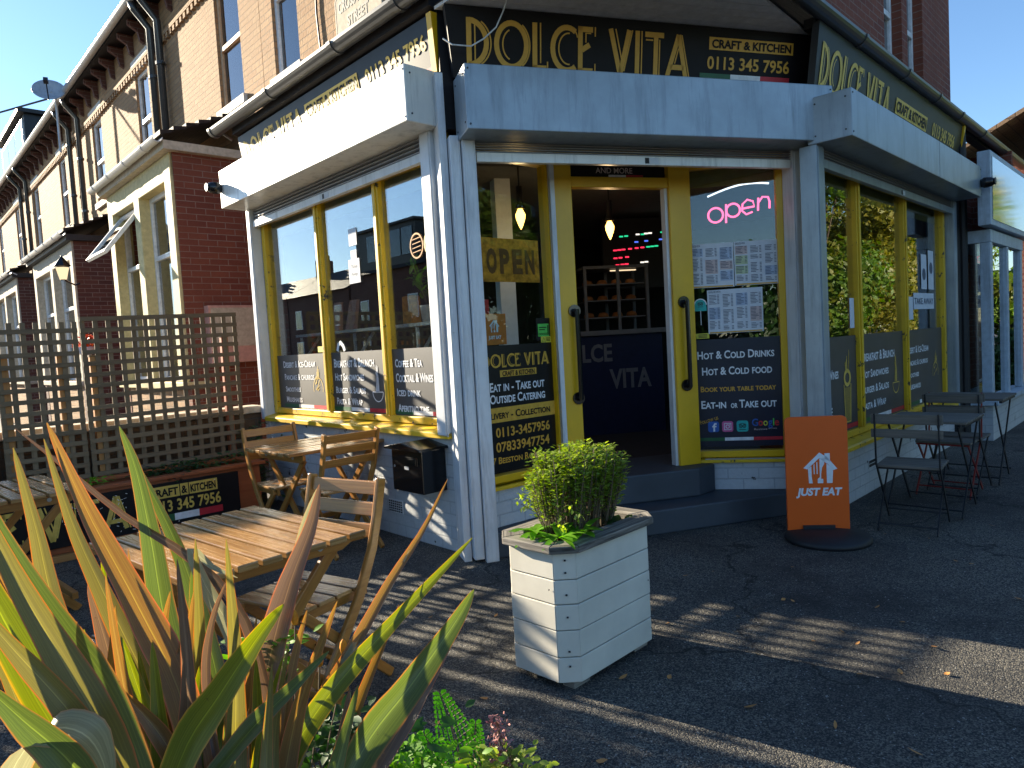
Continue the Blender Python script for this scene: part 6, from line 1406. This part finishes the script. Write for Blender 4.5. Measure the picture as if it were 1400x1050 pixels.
for pts, w, mat, tw in (
    ([(18, 612, 1.25), (48, 720, 1.22), (80, 850, 1.18), (150, 1010, 1.12), (240, 1200, 1.05)], .046, Ol, .3),
    ([(64, 578, 1.20), (120, 700, 1.18), (190, 830, 1.13), (250, 960, 1.08), (300, 1200, 1.0)], .056, O_, -.3),
    ([(60, 600, 1.22), (100, 720, 1.19), (150, 830, 1.15), (230, 1000, 1.1), (290, 1200, 1.05)], .040, Ol, .5),
    ([(20, 585, 1.45), (80, 632, 1.42), (170, 705, 1.38), (270, 770, 1.33), (335, 850, 1.27), (375, 1000, 1.2), (390, 1200, 1.1)], .021, Pp, .4),
    ([(163, 583, 1.42), (185, 640, 1.40), (205, 730, 1.36), (225, 850, 1.3), (255, 980, 1.22), (290, 1200, 1.1)], .052, G, .0),
    ([(172, 610, 1.44), (215, 690, 1.40), (255, 780, 1.35), (290, 900, 1.28), (310, 1020, 1.2), (320, 1200, 1.1)], .045, G, .5),
    ([(147, 760, 1.2), (180, 850, 1.18), (215, 935, 1.14), (260, 1010, 1.1), (300, 1200, 1.05)], .026, O_, .2),
    ([(233, 808, 1.15), (222, 870, 1.14), (216, 950, 1.1), (230, 1060, 1.05)], .022, O_, .0),
    ([(325, 790, 1.3), (290, 775, 1.30), (262, 752, 1.3), (280, 800, 1.28), (318, 870, 1.25), (330, 960, 1.2), (335, 1200, 1.1)], .030, Pl, .4),
    ([(312, 790, 1.12), (290, 850, 1.12), (282, 930, 1.1), (300, 1060, 1.05)], .016, Pp, .3),
    ([(437, 662, 1.42), (425, 720, 1.40), (395, 800, 1.36), (368, 900, 1.3), (350, 1010, 1.22), (340, 1200, 1.1)], .062, Pp, .35),
    ([(433, 668, 1.44), (412, 730, 1.42), (395, 830, 1.38), (378, 930, 1.32), (372, 1050, 1.22)], .030, Pl, .2),
    ([(388, 826, 1.02), (352, 872, 1.01), (300, 950, .99), (250, 1030, .97), (200, 1180, .93)], .052, Lm, .1),
    ([(420, 834, 1.2), (405, 890, 1.19), (390, 970, 1.15), (380, 1080, 1.1)], .021, O_, .1),
    ([(612, 655, 1.40), (578, 725, 1.38), (530, 800, 1.34), (475, 900, 1.28), (420, 990, 1.2), (350, 1180, 1.1)], .026, O_, .3),
    ([(560, 752, 1.36), (530, 808, 1.35), (485, 885, 1.29), (430, 985, 1.22), (370, 1150, 1.12)], .022, Pl, .5),
    ([(646, 735, 1.36), (590, 795, 1.33), (520, 870, 1.27), (450, 950, 1.2), (395, 1040, 1.12), (350, 1180, 1.05)], .040, Lm, .0),
    ([(648, 806, 1.24), (620, 855, 1.22), (560, 940, 1.16), (500, 1020, 1.1), (430, 1160, 1.02)], .060, G, -.2),
    ([(640, 830, 1.28), (600, 900, 1.26), (550, 990, 1.2), (500, 1080, 1.12)], .045, Pp, .5),
    ([(450, 890, 1.1), (400, 940, 1.08), (340, 1000, 1.05), (260, 1100, 1.0)], .034, G, .4),
    ([(-60, 600, 1.05), (0, 740, 1.03), (80, 870, 1.0), (150, 980, .97), (220, 1180, .92)], .068, G, .2),
    ([(-40, 660, .92), (20, 790, .91), (90, 910, .9), (150, 1020, .88), (200, 1180, .85)], .050, Ol, -.1),
    ([(-90, 640, .98), (-20, 800, .96), (50, 930, .94), (120, 1050, .92)], .055, Lm, .3),
    ([(-60, 800, .86), (20, 890, .86), (100, 980, .86), (170, 1090, .85)], .034, Ol, .1),
    ([(-30, 930, .80), (30, 985, .80), (100, 1050, .8), (160, 1150, .8)], .048, G, .5),
    ([(250, 870, 1.12), (242, 950, 1.1), (245, 1080, 1.05)], .030, O_, .3),
    ([(165, 870, 1.1), (195, 960, 1.08), (235, 1080, 1.03)], .030, Lm, .1),
    ([(275, 905, 1.15), (268, 980, 1.12), (270, 1090, 1.08)], .028, Lm, .6),
    ([(160, 940, 1.0), (215, 1000, 1.0), (270, 1090, .98)], .030, O_, .1),
    ([(355, 930, 1.22), (330, 990, 1.2), (310, 1090, 1.14)], .034, Pp, .2),
    ([(40, 820, 1.15), (95, 920, 1.12), (150, 1060, 1.08)], .040, G, .0),
    ([(120, 800, 1.22), (150, 900, 1.2), (190, 1080, 1.12)], .036, Pp, .2),
    ([(205, 900, 1.2), (215, 990, 1.18), (235, 1090, 1.1)], .05, Pp, .1),
    ([(350, 1002, 1.29), (339, 1062, 1.28), (325, 1142, 1.25), (314, 1230, 1.19)], 0.029, G, 0.54),
    ([(350, 900, 1.17), (352, 960, 1.16), (355, 1040, 1.13), (357, 1230, 1.07)], 0.028, Lm, 0.24),
    ([(285, 916, 1.35), (290, 976, 1.34), (296, 1056, 1.31), (300, 1230, 1.25)], 0.027, G, 0.46),
    ([(90, 897, 1.37), (111, 957, 1.36), (139, 1037, 1.33), (160, 1230, 1.27)], 0.016, G, 0.66),
    ([(153, 905, 1.34), (163, 965, 1.33), (176, 1045, 1.30), (186, 1230, 1.24)], 0.025, G, 0.64),
    ([(394, 918, 1.17), (376, 978, 1.16), (351, 1058, 1.13), (333, 1230, 1.07)], 0.018, G, -0.04),
    ([(203, 957, 1.28), (212, 1017, 1.27), (223, 1097, 1.24), (232, 1230, 1.18)], 0.017, O_, 0.52),
    ([(270, 971, 1.07), (271, 1031, 1.06), (273, 1111, 1.03), (274, 1230, 0.97)], 0.030, G, 0.65),
    ([(225, 934, 1.17), (230, 994, 1.16), (235, 1074, 1.13), (240, 1230, 1.07)], 0.028, Lm, -0.25),
    ([(99, 978, 1.36), (127, 1038, 1.35), (163, 1118, 1.32), (190, 1230, 1.26)], 0.029, O_, 0.21),
    ([(416, 956, 1.31), (408, 1016, 1.30), (397, 1096, 1.27), (389, 1230, 1.21)], 0.021, O_, -0.26),
    ([(414, 959, 1.35), (411, 1019, 1.34), (407, 1099, 1.31), (404, 1230, 1.25)], 0.021, Pp, 0.25),
    ([(189, 890, 1.10), (200, 950, 1.09), (216, 1030, 1.06), (227, 1230, 1.00)], 0.026, Lm, -0.14),
    ([(51, 932, 1.13), (82, 992, 1.12), (123, 1072, 1.09), (153, 1230, 1.03)], 0.024, O_, 0.16),
    ([(279, 884, 1.21), (272, 944, 1.20), (264, 1024, 1.17), (258, 1230, 1.11)], 0.028, G, 0.68),
    ([(324, 933, 1.11), (316, 993, 1.10), (305, 1073, 1.07), (297, 1230, 1.01)], 0.021, G, 0.54),
    ([(226, 990, 1.37), (225, 1050, 1.36), (223, 1130, 1.33), (222, 1230, 1.27)], 0.022, Lm, 0.39),
    ([(210, 997, 1.09), (216, 1057, 1.08), (223, 1137, 1.05), (228, 1230, 0.99)], 0.028, G, 0.66),
    ([(319, 891, 1.14), (318, 951, 1.13), (316, 1031, 1.10), (315, 1230, 1.04)], 0.027, G, 0.06),
    ([(419, 966, 1.30), (402, 1026, 1.29), (378, 1106, 1.26), (360, 1230, 1.20)], 0.021, Pp, 0.37),
    ([(428, 973, 1.37), (411, 1033, 1.36), (390, 1113, 1.33), (373, 1230, 1.27)], 0.021, G, 0.28),
    ([(59, 967, 1.20), (84, 1027, 1.19), (118, 1107, 1.16), (143, 1230, 1.10)], 0.027, Pp, 0.37),
    ([(217, 1001, 1.18), (224, 1061, 1.17), (233, 1141, 1.14), (239, 1230, 1.08)], 0.029, G, 0.57),
    ([(397, 947, 1.22), (378, 1007, 1.21), (352, 1087, 1.18), (332, 1230, 1.12)], 0.018, O_, 0.64),
    ([(263, 759, 1.31), (262, 924, 1.29), (252, 1079, 1.25), (247, 1230, 1.19)], 0.037, G, 0.62),
    ([(19, 896, 1.32), (72, 1013, 1.30), (113, 1123, 1.26), (149, 1230, 1.20)], 0.037, Pp, 0.10),
    ([(478, 942, 1.06), (461, 1043, 1.04), (436, 1138, 1.00), (419, 1230, 0.94)], 0.034, Pp, -0.09),
    ([(242, 764, 1.03), (257, 927, 1.01), (251, 1080, 0.97), (254, 1230, 0.91)], 0.032, Pp, -0.16),
    ([(461, 822, 1.15), (409, 965, 1.13), (382, 1099, 1.09), (352, 1230, 1.03)], 0.039, O_, -0.25),
    ([(144, 787, 1.05), (170, 942, 1.03), (207, 1088, 0.99), (231, 1230, 0.93)], 0.027, O_, -0.24),
    ([(14, 888, 1.21), (50, 1008, 1.19), (63, 1120, 1.15), (83, 1230, 1.09)], 0.028, O_, 0.62),
    ([(158, 828, 1.11), (152, 969, 1.09), (170, 1101, 1.05), (174, 1230, 0.99)], 0.039, O_, -0.28),
    ([(309, 737, 1.10), (322, 909, 1.08), (322, 1072, 1.04), (328, 1230, 0.98)], 0.038, Ol, -0.28),
    ([(237, 865, 1.38), (249, 993, 1.36), (256, 1113, 1.32), (263, 1230, 1.26)], 0.031, G, 0.70),
    ([(546, 827, 1.39), (488, 968, 1.37), (445, 1101, 1.33), (405, 1230, 1.27)], 0.042, O_, 0.51),
    ([(-171, 875, 1.34), (-73, 999, 1.32), (7, 1116, 1.28), (77, 1230, 1.22)], 0.031, G, 0.24),
    ([(202, 919, 1.23), (229, 1028, 1.21), (240, 1130, 1.17), (255, 1230, 1.11)], 0.023, Ol, 0.29),
    ([(372, 907, 1.03), (365, 1020, 1.01), (361, 1126, 0.97), (356, 1230, 0.91)], 0.027, Ol, 0.02),
    ([(-4, 868, 1.23), (44, 995, 1.21), (90, 1114, 1.17), (127, 1230, 1.11)], 0.042, O_, 0.66),
    ([(-75, 765, 1.07), (10, 927, 1.05), (65, 1081, 1.01), (120, 1230, 0.95)], 0.027, Ol, 0.06),
    ([(267, 736, 1.23), (274, 908, 1.21), (271, 1071, 1.17), (272, 1230, 1.11)], 0.039, Ol, 0.16),
    ([(394, 883, 1.12), (376, 1004, 1.10), (375, 1119, 1.06), (368, 1230, 1.00)], 0.022, Ol, 0.04),
    ([(105, 850, 1.01), (123, 983, 0.99), (157, 1108, 0.95), (178, 1230, 0.89)], 0.038, O_, 0.31),
    ([(490, 937, 1.01), (463, 1039, 0.99), (438, 1136, 0.95), (417, 1230, 0.89)], 0.039, G, 0.57),
    ([(-88, 919, 1.30), (-38, 1028, 1.28), (26, 1130, 1.24), (70, 1230, 1.18)], 0.043, O_, -0.03),
    ([(148, 924, 1.16), (150, 1031, 1.14), (174, 1132, 1.10), (185, 1230, 1.04)], 0.039, O_, -0.22),
    ([(387, 897, 1.13), (356, 1013, 1.11), (345, 1123, 1.07), (329, 1230, 1.01)], 0.025, Lm, -0.06),
    ([(175, 749, 1.27), (194, 917, 1.25), (220, 1076, 1.21), (238, 1230, 1.15)], 0.026, O_, -0.17),
    ([(208, 878, 1.03), (219, 1001, 1.01), (232, 1117, 0.97), (241, 1230, 0.91)], 0.042, Lm, 0.22),
    ([(351, 843, 1.21), (340, 978, 1.19), (338, 1106, 1.15), (333, 1230, 1.09)], 0.040, O_, 0.66),
    ([(115, 860, 1.31), (148, 990, 1.29), (181, 1111, 1.25), (206, 1230, 1.19)], 0.029, Lm, 0.14),
    ([(265, 808, 1.20), (252, 956, 1.18), (247, 1095, 1.14), (240, 1230, 1.08)], 0.036, O_, 0.19),
    ([(137, 730, 1.37), (156, 905, 1.35), (193, 1070, 1.31), (214, 1230, 1.25)], 0.029, Lm, 0.16),
    ([(27, 782, 1.13), (62, 938, 1.11), (89, 1086, 1.07), (113, 1230, 1.01)], 0.036, Ol, -0.20),
    ([(300, 930, 1.22), (292, 1010, 1.2), (290, 1100, 1.1)], .05, G, .3)):
    blade(pts, w, mat, tw)
blade([(150, 1100, .84), (142, 1045, .84), (118, 1006, .83), (78, 996, .82), (38, 1022, .81), (5, 1090, .8), (0, 1200, .8)], .050, Pl, 0, .1, 22, .3, (.55, .75, .35))
# ferns, sedum and small plants in front
def fern(px, py, Y, bx, by, w, label, n=17, bend=.06):
    tip, base = at(px, py, Y), at(bx, by, Y - .03); t = thing('fern', label, 'fern', base, 0, 'ferns in the raised bed'); tip = tip - base
    mb = MB(); st = MB(); ax = tip.normalized(); sd = ax.cross(Vector((0, 1, 0))).normalized(); nn = sd.cross(ax); P = lambda u: tip * u + nn * bend * sin(u * pi) * .5
    st.tube([P(k / 8) for k in range(9)], [.0022 - .0002 * k for k in range(9)], 5)
    for i in range(n):
        u = .12 + .88 * i / n; L = w * (1 - u) ** .7 * min(1, u * 3.5) + .006
        for s in (-1, 1):
            p = P(u); d = (sd * s + ax * .35 + nn * random.uniform(-.25, .1)).normalized(); m_ = max(3, int(L / .009))
            st.tube([p, p + d * L], .0008, 3, False)
            for k in range(m_):
                q = p + d * (L * (k + .5) / m_)
                for s2 in (-1, 1): leafshape(mb, q, (ax * s2 + d * .5), nn, .013 * (1 - .55 * k / m_), .0055, 2, .1)
    mb.build('fronds', 'fern', t, True); st.build('stem', 'twig', t)
fern(600, 945, 1.42, 640, 1090, .058, 'tallest bright fern frond at the bottom of the picture')
fern(578, 1000, 1.34, 610, 1110, .03, 'small fern frond left of the tallest one', 13)
fern(650, 985, 1.46, 645, 1100, .035, 'fern frond leaning right, beside the pink sedum', 14)
def ground_plant(label, cx, cy, Y, n, spread, mat, L, w, h, cat='plant', name='bedding_plant'):
    b = at(cx, cy, Y); t = thing(name, label, cat, b)
    mb = MB()
    for i in range(n):
        a = random.uniform(0, 6.28); r = abs(random.gauss(0, spread)); p = Vector((r * cos(a) * 1.4, r * sin(a) * .6, random.uniform(0, h)))
        leafshape(mb, p, Vector((cos(a), sin(a), random.uniform(-.1, 1.0))), Vector((random.uniform(-.4, .4), -.5, 1)), L * random.uniform(.6, 1.3), w, 3, .3)
    mb.build('foliage', mat, t, True); st = MB()
    for i in range(14): a = random.uniform(0, 6.28); st.tube([(0, 0, -.12), (spread * cos(a), spread * .6 * sin(a), h * random.uniform(.3, .9))], .0016, 4)
    st.build('stem', 'twig', t); return t
ground_plant('pale green leafy plant below the small fern', 560, 1085, 1.34, 260, .05, 'leaf_bright', .022, .013, .10)
ground_plant('low green plant below the pink sedum', 690, 1085, 1.40, 260, .05, 'leaf_bush', .022, .012, .09)
ground_plant('dark leafed plant at the foot of the phormium', 470, 1080, 1.34, 300, .07, 'leaf_dark', .03, .016, .16)
ground_plant('bright green sprig among the phormium leaves', 372, 915, 1.34, 90, .035, 'leaf_bright', .026, .012, .07)
b = at(690, 1075, 1.42); t = thing('sedum', 'faded pink flower spike at the bottom of the picture', 'flower', b)
mb = MB(); st = MB(); st.tube([(0, 0, -.12), (.0, 0, .05), (-.008, 0, .15)], .003, 6)
for i in range(360):
    z = random.uniform(.02, .15); r = .022 * (1 - .3 * z / .15) * random.random() ** .5; a = random.uniform(0, 6.28); c = Vector((-.008 + (random.choice((0, .012, -.006))) + r * cos(a), r * sin(a), z)); leafshape(mb, c, rv() + Vector((0, 0, .3)), rv(), .009, .005, 2)
for i in range(130): c = Vector((.018 + random.gauss(0, .010), random.gauss(0, .008), .07 - .03 * random.random())); leafshape(mb, c, rv() + Vector((0, 0, .3)), rv(), .010, .005, 2)
mb.build('flower_head', 'pink_flower', t, True); st.build('stem', 'twig', t)
for px, py, b_, lab in ((403, 848, (400, 1050), 'dry seed head nearest the orange leaf'), (437, 905, (425, 1060), 'dry seed head in the middle of the three'), (470, 888, (440, 1060), 'dry seed head farthest right')):
    a = at(px, py, 1.34); b = at(b_[0], b_[1], 1.3); t = thing('seed_head', lab, 'seed head', b, 0, 'dry seed heads above the bed'); a = a - b
    mb = MB(); mb.tube([(0, 0, 0), a * .6 + Vector((.004, 0, 0)), a], .0016, 5); mb.build('stem', 'twig', t); mb = MB(); mb.lathe([(.0, -.012), (.006, -.006), (.008, .004), (.006, .014), (.002, .02), (0, .021)], tuple(a), 10); mb.build('head', 'cardboard', t, True)
